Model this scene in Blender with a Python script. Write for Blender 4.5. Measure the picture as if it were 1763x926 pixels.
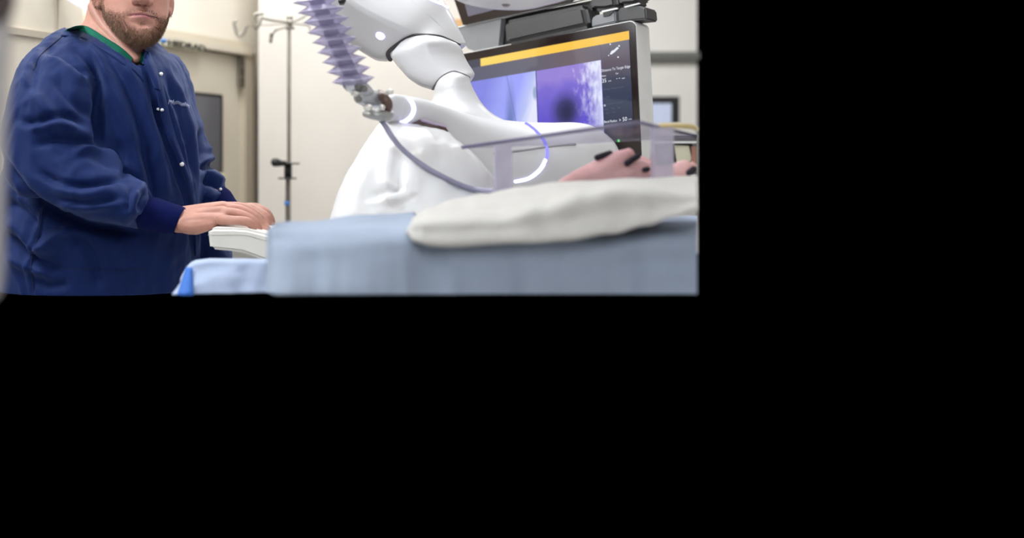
import bpy, bmesh, math, random
from mathutils import Vector, Matrix, noise
from mathutils.bvhtree import BVHTree
random.seed(7)
V = Vector
for o in list(bpy.data.objects):
    bpy.data.objects.remove(o)
SC = bpy.context.scene
COL = SC.collection

# ---------------------------------------------------------------- camera, world, light, exposure
F, CX, CY, ZC = 1900.0, 600.0, 290.0, 1.20      # lens in pixels of the 1763x926 picture, optical axis, eye height
cam_d = bpy.data.cameras.new('camera')
cam = bpy.data.objects.new('camera', cam_d)
COL.objects.link(cam)
cam.location = (0, 0, ZC)
cam.rotation_euler = (math.pi / 2, 0, 0)
cam_d.sensor_width = 36.0
cam_d.lens = 36.0 * F / 1763.0
cam_d.shift_x = (881.5 - CX) / 1763.0
cam_d.shift_y = (CY - 463.0) / 1763.0
cam_d.clip_start = 0.05
cam_d.dof.use_dof = True
cam_d.dof.focus_distance = 2.24
cam_d.dof.aperture_fstop = (cam_d.lens / 1000.0) / 0.021
SC.camera = cam

w = bpy.data.worlds.new('world')
SC.world = w
w.use_nodes = True
w.node_tree.nodes['Background'].inputs[0].default_value = (0, 0, 0, 1)
w.node_tree.nodes['Background'].inputs[1].default_value = 0.0

SC.view_settings.view_transform = 'Standard'
SC.view_settings.look = 'None'
SC.view_settings.gamma = 1.0
SC.view_settings.use_curve_mapping = False
SC.view_settings.exposure = 0.08


def area(name, loc, target, sx, sy, power, color=(1, 1, 1)):
    d = bpy.data.lights.new(name, 'AREA')
    d.shape = 'RECTANGLE'
    d.size, d.size_y = sx, sy
    d.energy = power
    d.color = color
    o = bpy.data.objects.new(name, d)
    COL.objects.link(o)
    o.location = loc
    o.rotation_euler = (V(target) - V(loc)).to_track_quat('-Z', 'Y').to_euler()
    return o


# ceiling panels of the operating room, plus an added fill lamp behind the camera
area('ceiling_lamp_over_table', (0.35, 2.45, 2.74), (0.30, 2.40, 0), 1.2, 0.7, 17, (0.95, 0.975, 1.0))
area('ceiling_lamp_by_door', (-0.45, 3.15, 2.74), (-0.5, 3.35, 0), 1.2, 0.6, 30, (0.97, 0.985, 1.0))
area('fill_lamp_behind_camera', (0.3, -1.1, 2.60), (0.4, 1.8, 0.9), 2.4, 1.4, 54, (0.95, 0.975, 1.0))  # unseen fill, added to brighten surfaces facing the camera
area('ceiling_lamp_left', (-1.45, 1.7, 2.70), (-0.7, 2.2, 1.0), 0.9, 1.2, 78, (0.93, 0.965, 1.0))
area('ceiling_lamp_far', (0.9, 4.5, 2.74), (1.0, 4.9, 0), 1.6, 0.8, 58, (0.97, 0.985, 1.0))

# ---------------------------------------------------------------- helpers


def P(px, py, Y):
    return V(((px - CX) / F * Y, Y, ZC + (CY - py) / F * Y))


def px_of(p):
    return CX + F * p.x / p.y, CY - F * (p.z - ZC) / p.y


def lin(c):
    return tuple(((x / 255.0) / 12.92 if x <= 10 else (((x / 255.0) + 0.055) / 1.055) ** 2.4) for x in c)


def mat(name, rgb, rough=0.5, metal=0.0, vary=0.06, scale=30.0, bump=0.0, bscale=200.0, spec=0.5, **kw):
    m = bpy.data.materials.new(name)
    m.use_nodes = True
    nt = m.node_tree
    b = nt.nodes['Principled BSDF']
    c = lin(rgb)
    tc = nt.nodes.new('ShaderNodeTexCoord')
    n = nt.nodes.new('ShaderNodeTexNoise')
    n.inputs['Scale'].default_value = scale
    n.inputs['Detail'].default_value = 4
    r = nt.nodes.new('ShaderNodeValToRGB')
    r.color_ramp.elements[0].position = 0.3
    r.color_ramp.elements[1].position = 0.7
    r.color_ramp.elements[0].color = tuple(x * (1 - vary) for x in c) + (1,)
    r.color_ramp.elements[1].color = tuple(min(1, x * (1 + vary)) for x in c) + (1,)
    nt.links.new(tc.outputs['Object'], n.inputs['Vector'])
    nt.links.new(n.outputs['Fac'], r.inputs['Fac'])
    nt.links.new(r.outputs['Color'], b.inputs['Base Color'])
    b.inputs['Roughness'].default_value = rough
    b.inputs['Metallic'].default_value = metal
    b.inputs['Specular IOR Level'].default_value = spec
    if bump:
        n2 = nt.nodes.new('ShaderNodeTexNoise')
        n2.inputs['Scale'].default_value = bscale
        n2.inputs['Detail'].default_value = 3
        bp = nt.nodes.new('ShaderNodeBump')
        bp.inputs['Strength'].default_value = bump
        bp.inputs['Distance'].default_value = 0.004
        nt.links.new(tc.outputs['Object'], n2.inputs['Vector'])
        nt.links.new(n2.outputs['Fac'], bp.inputs['Height'])
        nt.links.new(bp.outputs['Normal'], b.inputs['Normal'])
    for k, v in kw.items():
        b.inputs[k.replace('_', ' ')].default_value = v
    return m


def glow(name, rgb, strength=1.0):
    m = bpy.data.materials.new(name)
    m.use_nodes = True
    nt = m.node_tree
    nt.nodes.remove(nt.nodes['Principled BSDF'])
    e = nt.nodes.new('ShaderNodeEmission')
    e.inputs[0].default_value = lin(rgb) + (1,)
    e.inputs[1].default_value = strength
    nt.links.new(e.outputs[0], nt.nodes['Material Output'].inputs[0])
    return m


def clear(name, rgb, see, rough=0.15):
    """thin clear plastic: partly see-through, partly a tinted glossy surface"""
    m = mat(name, rgb, rough, 0, 0.08, 40)
    nt = m.node_tree
    b = nt.nodes['Principled BSDF']
    t = nt.nodes.new('ShaderNodeBsdfTransparent')
    t.inputs[0].default_value = tuple(0.5 + 0.5 * x for x in lin(rgb)) + (1,)
    mx = nt.nodes.new('ShaderNodeMixShader')
    mx.inputs[0].default_value = see
    nt.links.new(b.outputs[0], mx.inputs[1])
    nt.links.new(t.outputs[0], mx.inputs[2])
    nt.links.new(mx.outputs[0], nt.nodes['Material Output'].inputs[0])
    return m


def adopt(o, parent):
    if parent is not None:
        o.parent = parent
        if parent.type == 'EMPTY':
            o.matrix_parent_inverse = Matrix.Translation(-V(parent.location))


def mk(name, bm, m, parent=None, smooth=True, normals=True):
    if normals:
        bmesh.ops.recalc_face_normals(bm, faces=bm.faces[:])
    me = bpy.data.meshes.new(name)
    bm.to_mesh(me)
    bm.free()
    if smooth:
        for p in me.polygons:
            p.use_smooth = True
    if m:
        me.materials.append(m)
    o = bpy.data.objects.new(name, me)
    COL.objects.link(o)
    adopt(o, parent)
    return o


def tag(o, label, cat, group=None):
    o['label'] = label
    o['category'] = cat
    if group:
        o['group'] = group
    return o


def thing(name, loc, label, cat, group=None):
    o = bpy.data.objects.new(name, None)
    COL.objects.link(o)
    o.location = loc
    return tag(o, label, cat, group)


def structure(o):
    o['kind'] = 'structure'
    return o


def cr(a, b, c, d, t):
    return 0.5 * ((2 * b) + (-a + c) * t + (2 * a - 5 * b + 4 * c - d) * t * t + (-a + 3 * b - 3 * c + d) * t * t * t)


def smooth_list(items, k):
    out = []
    n = len(items)
    for i in range(n - 1):
        a, b, c, d = items[max(0, i - 1)], items[i], items[i + 1], items[min(n - 1, i + 2)]
        for j in range(k):
            t = j / k
            out.append(tuple(cr(p, q, r, s, t) for p, q, r, s in zip(a, b, c, d)))
    out.append(items[-1])
    return out


def sup(n, e):
    pts = []
    for i in range(n):
        a = 2 * math.pi * i / n
        c, s = math.cos(a), math.sin(a)
        pts.append((math.copysign(abs(c) ** (2 / e), c), math.copysign(abs(s) ** (2 / e), s)))
    return pts


def loft(bm, secs, n=28, e=2.3, k=5, prof=None, cap=True):
    """secs: (x1,y1,x2,y2,Y,thick): two opposite outline points of a cross-section, its depth and its thickness"""
    pf = prof if callable(prof) else None
    prof = prof or sup(n, e)
    rings = []
    S = smooth_list(secs, k) if k > 1 else secs
    for q_, (x1, y1, x2, y2, Y, th) in enumerate(S):
        if pf:
            prof = pf(q_ / (len(S) - 1))
        A, B = P(x1, y1, Y), P(x2, y2, Y)
        c, u = (A + B) / 2, (B - A) / 2
        rings.append([bm.verts.new(c + u * s + V((0, th / 2 * d, 0))) for s, d in prof])
    for r0, r1 in zip(rings, rings[1:]):
        for i in range(len(prof)):
            j = (i + 1) % len(prof)
            bm.faces.new((r0[i], r0[j], r1[j], r1[i]))
    if cap:
        for r in (rings[0], rings[-1]):
            c = sum((v.co for v in r), V()) / len(r)
            cv = bm.verts.new(c)
            for i in range(len(r)):
                bm.faces.new((r[i], r[(i + 1) % len(r)], cv))
    return rings


def tube(bm, pts, radii, n=12, k=1, round_ends=True):
    """swept round tube through 3D points"""
    if not hasattr(radii, '__len__'):
        radii = [radii] * len(pts)
    items = [tuple(p) + (r,) for p, r in zip(pts, radii)]
    if k > 1:
        items = smooth_list(items, k)
    pts = [V(i[:3]) for i in items]
    rad = [i[3] for i in items]
    d0 = (pts[1] - pts[0]).normalized()
    d1 = (pts[-1] - pts[-2]).normalized()
    if round_ends:
        a, b = pts[0], pts[-1]
        ra, rb = rad[0], rad[-1]
        pre = [(a - d0 * ra * q, ra * math.sqrt(max(0.02, 1 - q * q))) for q in (0.98, 0.8, 0.45)]
        post = [(b + d1 * rb * q, rb * math.sqrt(max(0.02, 1 - q * q))) for q in (0.45, 0.8, 0.98)]
        pts = [p for p, _ in pre] + pts + [p for p, _ in post]
        rad = [r for _, r in pre] + rad + [r for _, r in post]
    ref = V((0, 0, 1)) if abs(d0.z) < 0.8 else V((0, 1, 0))
    x = d0.cross(ref).normalized()
    rings = []
    for i, p in enumerate(pts):
        t = (pts[min(i + 1, len(pts) - 1)] - pts[max(i - 1, 0)]).normalized()
        x = (x - t * x.dot(t)).normalized()
        y = t.cross(x)
        rings.append([bm.verts.new(p + (x * math.cos(2 * math.pi * j / n) + y * math.sin(2 * math.pi * j / n)) * rad[i]) for j in range(n)])
    for r0, r1 in zip(rings, rings[1:]):
        for i in range(n):
            j = (i + 1) % n
            bm.faces.new((r0[i], r0[j], r1[j], r1[i]))
    bm.faces.new(rings[0][::-1])
    bm.faces.new(rings[-1])


def ball(bm, c, r, sc=(1, 1, 1), seg=16):
    bmesh.ops.create_uvsphere(bm, u_segments=seg, v_segments=max(6, seg // 2), radius=r,
                              matrix=Matrix.Translation(c) @ Matrix.Diagonal((*sc, 1)))


def box(bm, o, a, b, c):
    """box from corner o along three edge vectors"""
    vs = [bm.verts.new(o + a * i + b * j + c * k) for i in (0, 1) for j in (0, 1) for k in (0, 1)]
    for f in ((0, 1, 3, 2), (4, 6, 7, 5), (0, 4, 5, 1), (2, 3, 7, 6), (0, 2, 6, 4), (1, 5, 7, 3)):
        bm.faces.new([vs[i] for i in f])


def prism(bm, pts, d):
    """polygon of 3D points pushed along d"""
    a = [bm.verts.new(p) for p in pts]
    b = [bm.verts.new(p + d) for p in pts]
    bm.faces.new(a)
    bm.faces.new(b[::-1])
    for i in range(len(a)):
        j = (i + 1) % len(a)
        bm.faces.new((a[i], a[j], b[j], b[i]))


def bevel(bm, w_, seg=2, angle=0.5):
    es = [e for e in bm.edges if len(e.link_faces) == 2 and e.calc_face_angle(0) > angle]
    bmesh.ops.bevel(bm, geom=es, offset=w_, segments=seg, affect='EDGES', clamp_overlap=True)


def remesh(o, voxel, iters=0, fac=0.5):
    md = o.modifiers.new('r', 'REMESH')
    md.mode = 'VOXEL'
    md.voxel_size = voxel
    md.use_smooth_shade = True
    if iters:
        s = o.modifiers.new('s', 'SMOOTH')
        s.factor = fac
        s.iterations = iters
    dg = bpy.context.evaluated_depsgraph_get()
    me = bpy.data.meshes.new_from_object(o.evaluated_get(dg))
    mats = [m for m in o.data.materials]
    o.modifiers.clear()
    o.data = me
    me.materials.clear()
    for m in mats:
        me.materials.append(m)
    for p in me.polygons:
        p.use_smooth = True
    return o


def bvh_of(objs):
    vs, fs = [], []
    for o in objs:
        b = len(vs)
        mw = o.matrix_world if o.parent is None else Matrix.Identity(4)
        vs += [mw @ v.co for v in o.data.vertices]
        fs += [tuple(b + i for i in p.vertices) for p in o.data.polygons]
    return BVHTree.FromPolygons(vs, fs)


EYE = V((0, 0, ZC))


def surf(bvh, px, py, fallback=2.2):
    """where the sight line through a picture point meets a surface"""
    d = (P(px, py, 1.0) - EYE).normalized()
    h = bvh.ray_cast(EYE, d)
    if h[0] is None:
        h2 = bvh.find_nearest(P(px, py, fallback))
        return h2[0], h2[1]
    n = h[1]
    return h[0], (n if n.dot(d) < 0 else -n)


def folds(o, lines, rnd=0.0, rscale=(14, 14, 6), seed=0.0, gain=1.0):
    """cloth folds pressed into a mesh: lines = (kind, amp, width_px, [(px,py)...])"""
    me = o.data
    prep = []
    for kind, amp, wd, pts in lines:
        q = smooth_list([tuple(map(float, p)) for p in pts], 6) if len(pts) > 2 else [tuple(map(float, p)) for p in pts]
        L = [0.0]
        for a, b in zip(q, q[1:]):
            L.append(L[-1] + math.hypot(b[0] - a[0], b[1] - a[1]))
        xs, ys = [p[0] for p in q], [p[1] for p in q]
        m = wd * 3
        prep.append((kind, amp * gain, wd, q, L, min(xs) - m, max(xs) + m, min(ys) - m, max(ys) + m))
    nr = [v.normal.copy() for v in me.vertices]
    for v, nn in zip(me.vertices, nr):
        x, y = px_of(v.co)
        d = 0.0
        if nn.y < 0.35:
            for kind, amp, wd, q, L, x0, x1, y0, y1 in prep:
                if not (x0 < x < x1 and y0 < y < y1):
                    continue
                best = 1e9
                for i in range(len(q) - 1):
                    ax, ay = q[i]
                    bx, by = q[i + 1]
                    ux, uy = bx - ax, by - ay
                    l2 = ux * ux + uy * uy or 1e-9
                    t = max(0.0, min(1.0, ((x - ax) * ux + (y - ay) * uy) / l2))
                    ex, ey = x - ax - ux * t, y - ay - uy * t
                    dd = ex * ex + ey * ey
                    if dd < best:
                        best = dd
                        side = 1 if ux * ey - uy * ex > 0 else -1
                        s = (L[i] + t * math.sqrt(l2)) / L[-1]
                r = math.sqrt(best) / wd
                if r < 3:
                    end = min(1.0, 5 * s + 0.15, 5 * (1 - s) + 0.15)
                    if kind == 'ridge':
                        d += amp * end * math.exp(-r * r)
                    else:                                    # step: one side stands over the other
                        d += amp * end * side * r * 1.6 * math.exp(-r * r)
        if rnd:
            p = V((v.co.x * rscale[0], v.co.y * rscale[1], v.co.z * rscale[2])) + V((seed, 0, 0))
            p2 = p + noise.noise_vector(p * 0.7) * 0.9
            r1 = 1 - abs(noise.noise(p2)) * 2
            r2 = 1 - abs(noise.noise(p2 * 2.6 + V((5, 2, 9)))) * 2
            d += rnd * (r1 * 0.7 + 0.5 * noise.noise(p2 * 2.3) + 0.30 * r2)
        v.co += nn * d
    me.update()


def text_mesh(name, s, m, parent, origin, right, up, size, squeeze=1.0, align='LEFT', depth=0.0, bold=0.0):
    cu = bpy.data.curves.new(name, 'FONT')
    cu.body = s
    cu.size = size
    cu.align_x = align
    cu.extrude = depth
    cu.offset = bold
    o = bpy.data.objects.new(name, cu)
    COL.objects.link(o)
    bpy.context.view_layer.update()
    me = bpy.data.meshes.new_from_object(o.evaluated_get(bpy.context.evaluated_depsgraph_get()))
    bpy.data.objects.remove(o)
    n = right.cross(up)
    M = Matrix(((right.x * squeeze, up.x, n.x, origin.x), (right.y * squeeze, up.y, n.y, origin.y), (right.z * squeeze, up.z, n.z, origin.z), (0, 0, 0, 1)))
    me.transform(M)
    me.materials.clear()
    me.materials.append(m)
    t = bpy.data.objects.new(name, me)
    COL.objects.link(t)
    adopt(t, parent)
    return t


# ---------------------------------------------------------------- materials
M = {}
M['wall'] = mat('wall_paint', (207, 201, 194), 0.75, vary=0.015, scale=6)
M['wall_far'] = mat('far_wall_paint', (216, 212, 206), 0.75, vary=0.015, scale=6)
M['wall_door'] = mat('cream_wall_paint', (226, 220, 208), 0.75, vary=0.015, scale=6)
M['door'] = mat('cream_door_paint', (206, 197, 180), 0.5, vary=0.02, scale=8)
M['frame'] = mat('cream_frame_paint', (200, 190, 172), 0.45, vary=0.02, scale=8)
M['ceil'] = mat('ceiling_white', (235, 235, 232), 0.9, vary=0.01)
M['floor'] = mat('floor_vinyl', (196, 196, 194), 0.5, vary=0.05)
M['glass_dark'] = mat('dark_door_pane', (88, 88, 94), 0.18, vary=0.03)
M['black'] = mat('black_plastic', (22, 22, 24), 0.4, vary=0.1)
M['dark'] = mat('charcoal_plastic', (58, 58, 60), 0.42, vary=0.05)
M['grey_plastic'] = mat('grey_plastic', (128, 130, 134), 0.38, vary=0.04)
M['silver'] = mat('silver_plastic', (228, 229, 230), 0.38, vary=0.03)
M['steel'] = mat('brushed_steel', (150, 146, 138), 0.32, 0.85, vary=0.08)
M['chrome'] = mat('polished_metal', (216, 218, 222), 0.22, 0.55, vary=0.04)
M['white'] = mat('white_enamel', (220, 220, 223), 0.28, vary=0.012, scale=5)
M['console'] = mat('console_white', (226, 224, 220), 0.35, vary=0.012, scale=5)
M['gap'] = mat('dark_gap_shade', (70, 66, 68), 0.6, vary=0.1)  # dark tone stands in for the shadow gap under the housing rim
M['brown'] = mat('dark_brown_plastic', (92, 72, 66), 0.4, vary=0.1)  # the slot's own dark brown
M['navy'] = mat('navy_cotton', (9, 25, 74), 0.6, vary=0.08, scale=60, bump=0.25, bscale=900, spec=0.32, Specular_Tint=(.35, .52, 1, 1), Sheen_Tint=(.35, .5, 1, 1), Sheen_Weight=0.22, Sheen_Roughness=0.5)
M['navy_knit'] = mat('navy_knit', (9, 18, 70), 0.9, vary=0.15, scale=250, bump=0.5, bscale=700, spec=0.1)
M['seam'] = mat('navy_thread', (16, 24, 58), 0.9, vary=0.1)
M['green'] = mat('green_scrub_cotton', (22, 104, 84), 0.8, vary=0.12, scale=60, bump=0.2, bscale=800, spec=0.2)
M['skin'] = mat('skin', (184, 134, 119), 0.5, vary=0.10, scale=45, bump=0.12, bscale=260, spec=0.4, Subsurface_Weight=0.15, Subsurface_Radius=(0.01, 0.004, 0.002))
M['lip'] = mat('lip', (176, 112, 116), 0.45, vary=0.08, scale=120, bump=0.2, bscale=500)
M['hair'] = mat('brown_hair', (92, 66, 50), 0.65, vary=0.55, scale=120, bump=0.6, bscale=900, spec=0.3)
M['hair_strand'] = mat('brown_hair_strand', (112, 82, 61), 0.55, vary=0.6, scale=90, spec=0.35)
M['eye'] = mat('eye_white', (225, 220, 215), 0.15)
M['thread'] = mat('white_thread', (176, 182, 214), 0.8)
M['drape'] = mat('pale_blue_drape', (150, 162, 182), 0.85, vary=0.05, scale=14, bump=0.3, bscale=600, spec=0.2)
M['drape_light'] = mat('light_blue_drape', (164, 178, 206), 0.85, vary=0.04, scale=14, bump=0.3, bscale=600, spec=0.2)
M['blue'] = mat('bright_blue_band', (34, 100, 190), 0.7, vary=0.05)
M['towel'] = mat('white_cotton_towel', (198, 196, 193), 0.95, vary=0.04, scale=40, bump=0.8, bscale=350, spec=0.1)
M['sheet'] = mat('white_plastic_sheet', (232, 232, 234), 0.3, vary=0.01, scale=12, spec=0.5, Subsurface_Weight=0.1)
M['pink'] = mat('pink_rubber', (232, 184, 180), 0.6, vary=0.07, scale=40, Subsurface_Weight=0.1)
M['hole'] = mat('dark_opening', (28, 24, 36), 0.7)
M['card'] = mat('cream_card', (232, 228, 204), 0.8, vary=0.02)
M['tan'] = mat('tan_board', (196, 156, 110), 0.6)
M['yellow'] = mat('pale_yellow_wood', (208, 188, 132), 0.6)
M['post'] = mat('grey_post', (176, 172, 172), 0.5)
M['post_dark'] = mat('brown_grey_knob', (70, 60, 60), 0.5)
M['cable'] = mat('grey_violet_cable', (150, 148, 172), 0.4, vary=0.05)
M['bellows'] = clear('violet_clear_plastic', (194, 189, 216), 0.44, 0.2)
M['bellow_core'] = clear('violet_grey_core', (128, 122, 150), 0.68, 0.3)
M['acrylic'] = clear('clear_acrylic', (222, 218, 230), 0.86, 0.08)
M['acrylic_edge'] = clear('acrylic_edge', (128, 122, 150), 0.25, 0.1)
M['acrylic_leg'] = clear('acrylic_leg', (212, 206, 222), 0.45, 0.15)
M['led'] = glow('ring_light', (206, 206, 255), 2.2)
M['led_soft'] = glow('ring_light_soft', (150, 146, 255), 1.2)
M['led_green'] = glow('green_led', (90, 235, 110), 1.3)
M['bezel'] = mat('black_gloss_bezel', (26, 12, 12), 0.12, vary=0.1)
M['text'] = glow('screen_white_text', (235, 238, 250), 1.0)
M['text_dim'] = glow('screen_dim_text', (96, 102, 122), 1.0)
M['text_mid'] = glow('screen_grey_mark', (170, 174, 190), 1.0)

# ---------------------------------------------------------------- setting


def slab(name, pts, d, m, parent=None, bev=0.0):
    bm = bmesh.new()
    prism(bm, pts, V(d))
    if bev:
        bmesh.ops.recalc_face_normals(bm, faces=bm.faces[:])
        bevel(bm, bev)
    return mk(name, bm, m, parent, smooth=False)


# frontal wall that ends in the corner right of the door, and the farther wall right of the monitor
YB, YF = 3.9, 6.0
xl, xr = (445 - CX) / F * YB, (880 - CX) / F * YB
zb = 0.88
structure(slab('wall_back', [V((xl, YB, zb)), V((xr, YB, zb)), V((xr, YB, 2.8)), V((xl, YB, 2.8))], (0, 0.5, 0), M['wall']))
xl2, xr2 = (640 - CX) / F * YF, (1200 - CX) / F * YF
zb2 = 0.74
structure(slab('wall_far', [V((xl2, YF, zb2)), V((xr2, YF, zb2)), V((xr2, YF, 2.8)), V((xl2, YF, 2.8))], (0, 0.12, 0), M['wall_far']))
# rail on the far wall
rz = P(0, 97, YF).z
bm = bmesh.new()
box(bm, V((0.9, YF - 0.05, rz - 0.020)), V((xr2 - 0.9, 0, 0)), V((0, 0.05, 0)), V((0, 0, 0.040)))
bevel(bm, 0.006)
structure(mk('trim_1', bm, mat('dark_rail', (96, 98, 94), 0.6), smooth=False))

# door wall: recedes to the right, meets the back wall in the corner
C0 = V(((447 - CX) / F * 4.2, 4.2, 0))
WD = V((-0.485, -0.875, 0)).normalized()                     # along the wall, away from the corner
WN = V((WD.y, -WD.x, 0)) * -1
if WN.y > 0:
    WN = -WN                                                 # towards the room


def on_wall(px, py, off=0.0):
    """point of the door wall (moved off into the room) seen at a picture point"""
    d = P(px, py, 1.0) - EYE
    t = ((C0 + WN * off) - EYE).dot(WN) / d.dot(WN)
    return EYE + d * t


def wall_pt(px, off=0.0):
    p = on_wall(px, CY, off)
    return V((p.x, p.y, 0))


far = C0 + WD * 3.2
zd = 0.86
wl = structure(slab('wall_left', [V((C0.x, C0.y, zd)), V((far.x, far.y, zd)), V((far.x, far.y, 2.8)), V((C0.x, C0.y, 2.8))], -WN * 0.12, M['wall_door']))


def wall_quad(name, x0, x1, ytop, ybot, off, depth, m, parent, bev=0.003):
    """flat piece on the door wall between two picture columns; heights read at its right end"""
    a, b = wall_pt(x0, off), wall_pt(x1, off)
    zt = on_wall(x1, ytop, off).z
    zb_ = on_wall(x1, ybot, off).z if ybot is not None else zd
    return slab(name, [V((a.x, a.y, zb_)), V((b.x, b.y, zb_)), V((b.x, b.y, zt)), V((a.x, a.y, zt))], -WN * depth, m, parent, bev)


door = bpy.data.objects.new('door_1', None)
COL.objects.link(door)
door.location = wall_pt(350)
structure(door)
wall_quad('frame_head', 120, 437, 75, 97, 0.05, 0.05, M['frame'], door, 0.012)
wall_quad('frame_stop', 120, 436, 84, 97, 0.062, 0.02, M['door'], door)
wall_quad('frame_jamb', 421, 440, 92, None, 0.05, 0.05, M['frame'], door, 0.006)
wall_quad('jamb_shadow', 437.5, 441, 92, None, 0.056, 0.02, mat('frame_shadow_strip', (140, 130, 112), 0.6), door)  # dark strip painted in for the shadow along the jamb's edge
leaf = wall_quad('door_leaf', 150, 418, 98, None, 0.03, 0.03, M['door'], door)
wall_quad('jamb_gap', 418, 421, 98, None, 0.022, 0.02, mat('door_gap', (150, 140, 122), 0.7), door)
wall_quad('window_frame', 322, 384.5, 163, 299, 0.046, 0.02, M['black'], door)
wall_quad('window_pane', 325, 380.5, 167, 295, 0.050, 0.006, M['glass_dark'], door)
wall_quad('window_ledge', 318, 391, 297, 305, 0.065, 0.04, mat('ledge_cream', (206, 200, 176), 0.5), door)
hg = wall_quad('hinge', 416.5, 422, 97, 151, 0.058, 0.02, M['steel'], door)
for ya, yb_ in ((97, 113), (117, 131), (134, 151)):
    wall_quad('hinge_knuckle', 417.2, 421.4, ya, yb_, 0.066, 0.012, mat('hinge_dark', (96, 88, 78), 0.4, 0.6), door)
plate = wall_quad('name_plate', 274, 353, 81.5, 90, 0.068, 0.006, M['card'], door)
lo = on_wall(284, 78, 0.072)
rt = -WD
text_mesh('lettering', 'HEDRAD', mat('sign_ink', (48, 42, 36), 0.8), door, on_wall(289, 77.6, 0.074), rt, V((0, 0, 1)), 0.0245, 2.1, bold=0.0016)
bm = bmesh.new()
ball(bm, on_wall(281, 70.5, 0.072), 0.010, (1.3, 0.9, 0.75))
mk('logo_dot', bm, mat('sign_blue', (52, 108, 178), 0.5), door)

# pale cupboard front left of the man, with a ledge
bm = bmesh.new()
a, b = on_wall(-60, 78, 0.35), on_wall(142, 55, 0.35)
box(bm, V((a.x, a.y, 0.92)), V((b.x - a.x, b.y - a.y, 0)), -WN * 0.33, V((0, 0, 1.75)))
bevel(bm, 0.006)
cup = structure(mk('trim_2', bm, mat('cupboard_cream', (236, 227, 208), 0.55, vary=0.02), smooth=False))
a, b = on_wall(-60, 84, 0.36), on_wall(142, 44, 0.36)
a.z = b.z = on_wall(55, 63, 0.36).z
bm = bmesh.new()
box(bm, a, b - a, -WN * 0.02, V((0, 0, 0.016)))
bevel(bm, 0.003)
mk('ledge', bm, M['frame'], cup, smooth=False)
bm = bmesh.new()
a, b = on_wall(98, 40, 0.353), on_wall(101, 40, 0.353)
box(bm, V((a.x, a.y, 0.93)), V((b.x - a.x, b.y - a.y, 0)), -WN * 0.01, V((0, 0, 1.7)))
mk('joint_strip', bm, M['frame'], cup, smooth=False)

# floor, ceiling and the walls behind the camera, all outside the picture
structure(slab('floor', [V((-3, -2.2, 0)), V((3, -2.2, 0)), V((3, 3.4, 0)), V((-3, 3.4, 0))], (0, 0, -0.1), M['floor']))
structure(slab('ceiling', [V((-3, -2.2, 2.8)), V((3.4, -2.2, 2.8)), V((3.4, 6.1, 2.8)), V((-3, 6.1, 2.8))], (0, 0, 0.1), M['ceil']))
structure(slab('wall_front', [V((-3, -2.2, 0)), V((3, -2.2, 0)), V((3, -2.2, 2.8)), V((-3, -2.2, 2.8))], (0, -0.1, 0), M['wall']))
structure(slab('wall_right', [V((3, -2.2, 0)), V((3, 4.4, 0)), V((3, 4.4, 2.8)), V((3, -2.2, 2.8))], (0.1, 0, 0), M['wall']))

# ---------------------------------------------------------------- person
person = thing('person', (-0.48, 2.36, 0.9), 'bearded man in a navy jacket over green scrubs, hands on a white console', 'person')

# --- head in its own frame: x to its left, y forward, z up from the chin
HY, HYAW, HROLL = 2.335, math.radians(20), math.radians(3.5)
HC = P(231.5, 73, HY)
cyw, syw = math.cos(HYAW), math.sin(HYAW)


def head(x, y, z):
    x, z = x * math.cos(HROLL) + (z - 0.06) * -math.sin(HROLL) * -1 * 0 + x * 0, z - x * math.sin(HROLL)
    return HC + V((x * cyw + y * syw, x * syw - y * cyw, z))


def head_inv(p):
    q = p - HC
    x = q.x * cyw + q.y * syw
    y = q.x * syw - q.y * cyw
    return x / math.cos(HROLL), y, q.z + x * math.tan(HROLL)


bm = bmesh.new()
HS = [(-0.006, .012, .074, .040), (0.0, .027, .086, .028), (.012, .0415, .092, .008), (.03, .0545, .0935, -.03), (.05, .0655, .0925, -.062),
      (.075, .070, .0895, -.083), (.10, .0735, .0885, -.094), (.125, .0755, .0885, -.100), (.155, .0775, .0905, -.103), (.18, .077, .086, -.101),
      (.205, .069, .070, -.089), (.228, .050, .045, -.062), (.241, .024, .016, -.030), (.244, .004, -.004, -.010)]
rings = []
for z, a, yf, yb in smooth_list([(z, a, yf, yb) for z, a, yf, yb in HS], 3):
    r = []
    for s, d in sup(32, 2.25):
        y = (yf + yb) / 2 + (yf - yb) / 2 * d
        r.append(bm.verts.new(head(a * s, y, z)))
    rings.append(r)
for r0, r1 in zip(rings, rings[1:]):
    for i in range(32):
        bm.faces.new((r0[i], r0[(i + 1) % 32], r1[(i + 1) % 32], r1[i]))
bm.faces.new(rings[0])
bm.faces.new(rings[-1])
# nose, brow, cheeks, lips' mound, chin, ears
tube(bm, [head(0, .088, .122), head(0, .097, .099), head(0, .1075, .080)], [.008, .0095, .012], 12)
ball(bm, head(0, .1085, .0768), .0125)
for s in (-1, 1):
    ball(bm, head(s * .0138, .0980, .0735), .0094, (1, 1.1, .9))
    tube(bm, [head(s * .012, .087, .142), head(s * .035, .083, .146), head(s * .052, .068, .140)], [.008, .009, .007], 8)
    er = head(s * .0765, -.012, .095)
    ball(bm, er, .032, (.34, .62, 1.0))
    ball(bm, head(s * .0745, .000, .072), .0105, (.55, .9, 1.1))
ball(bm, head(0, .076, .047), .024, (1.15, .8, .75))
ball(bm, head(0, .081, .012), .020, (1.2, .8, .9))
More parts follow.
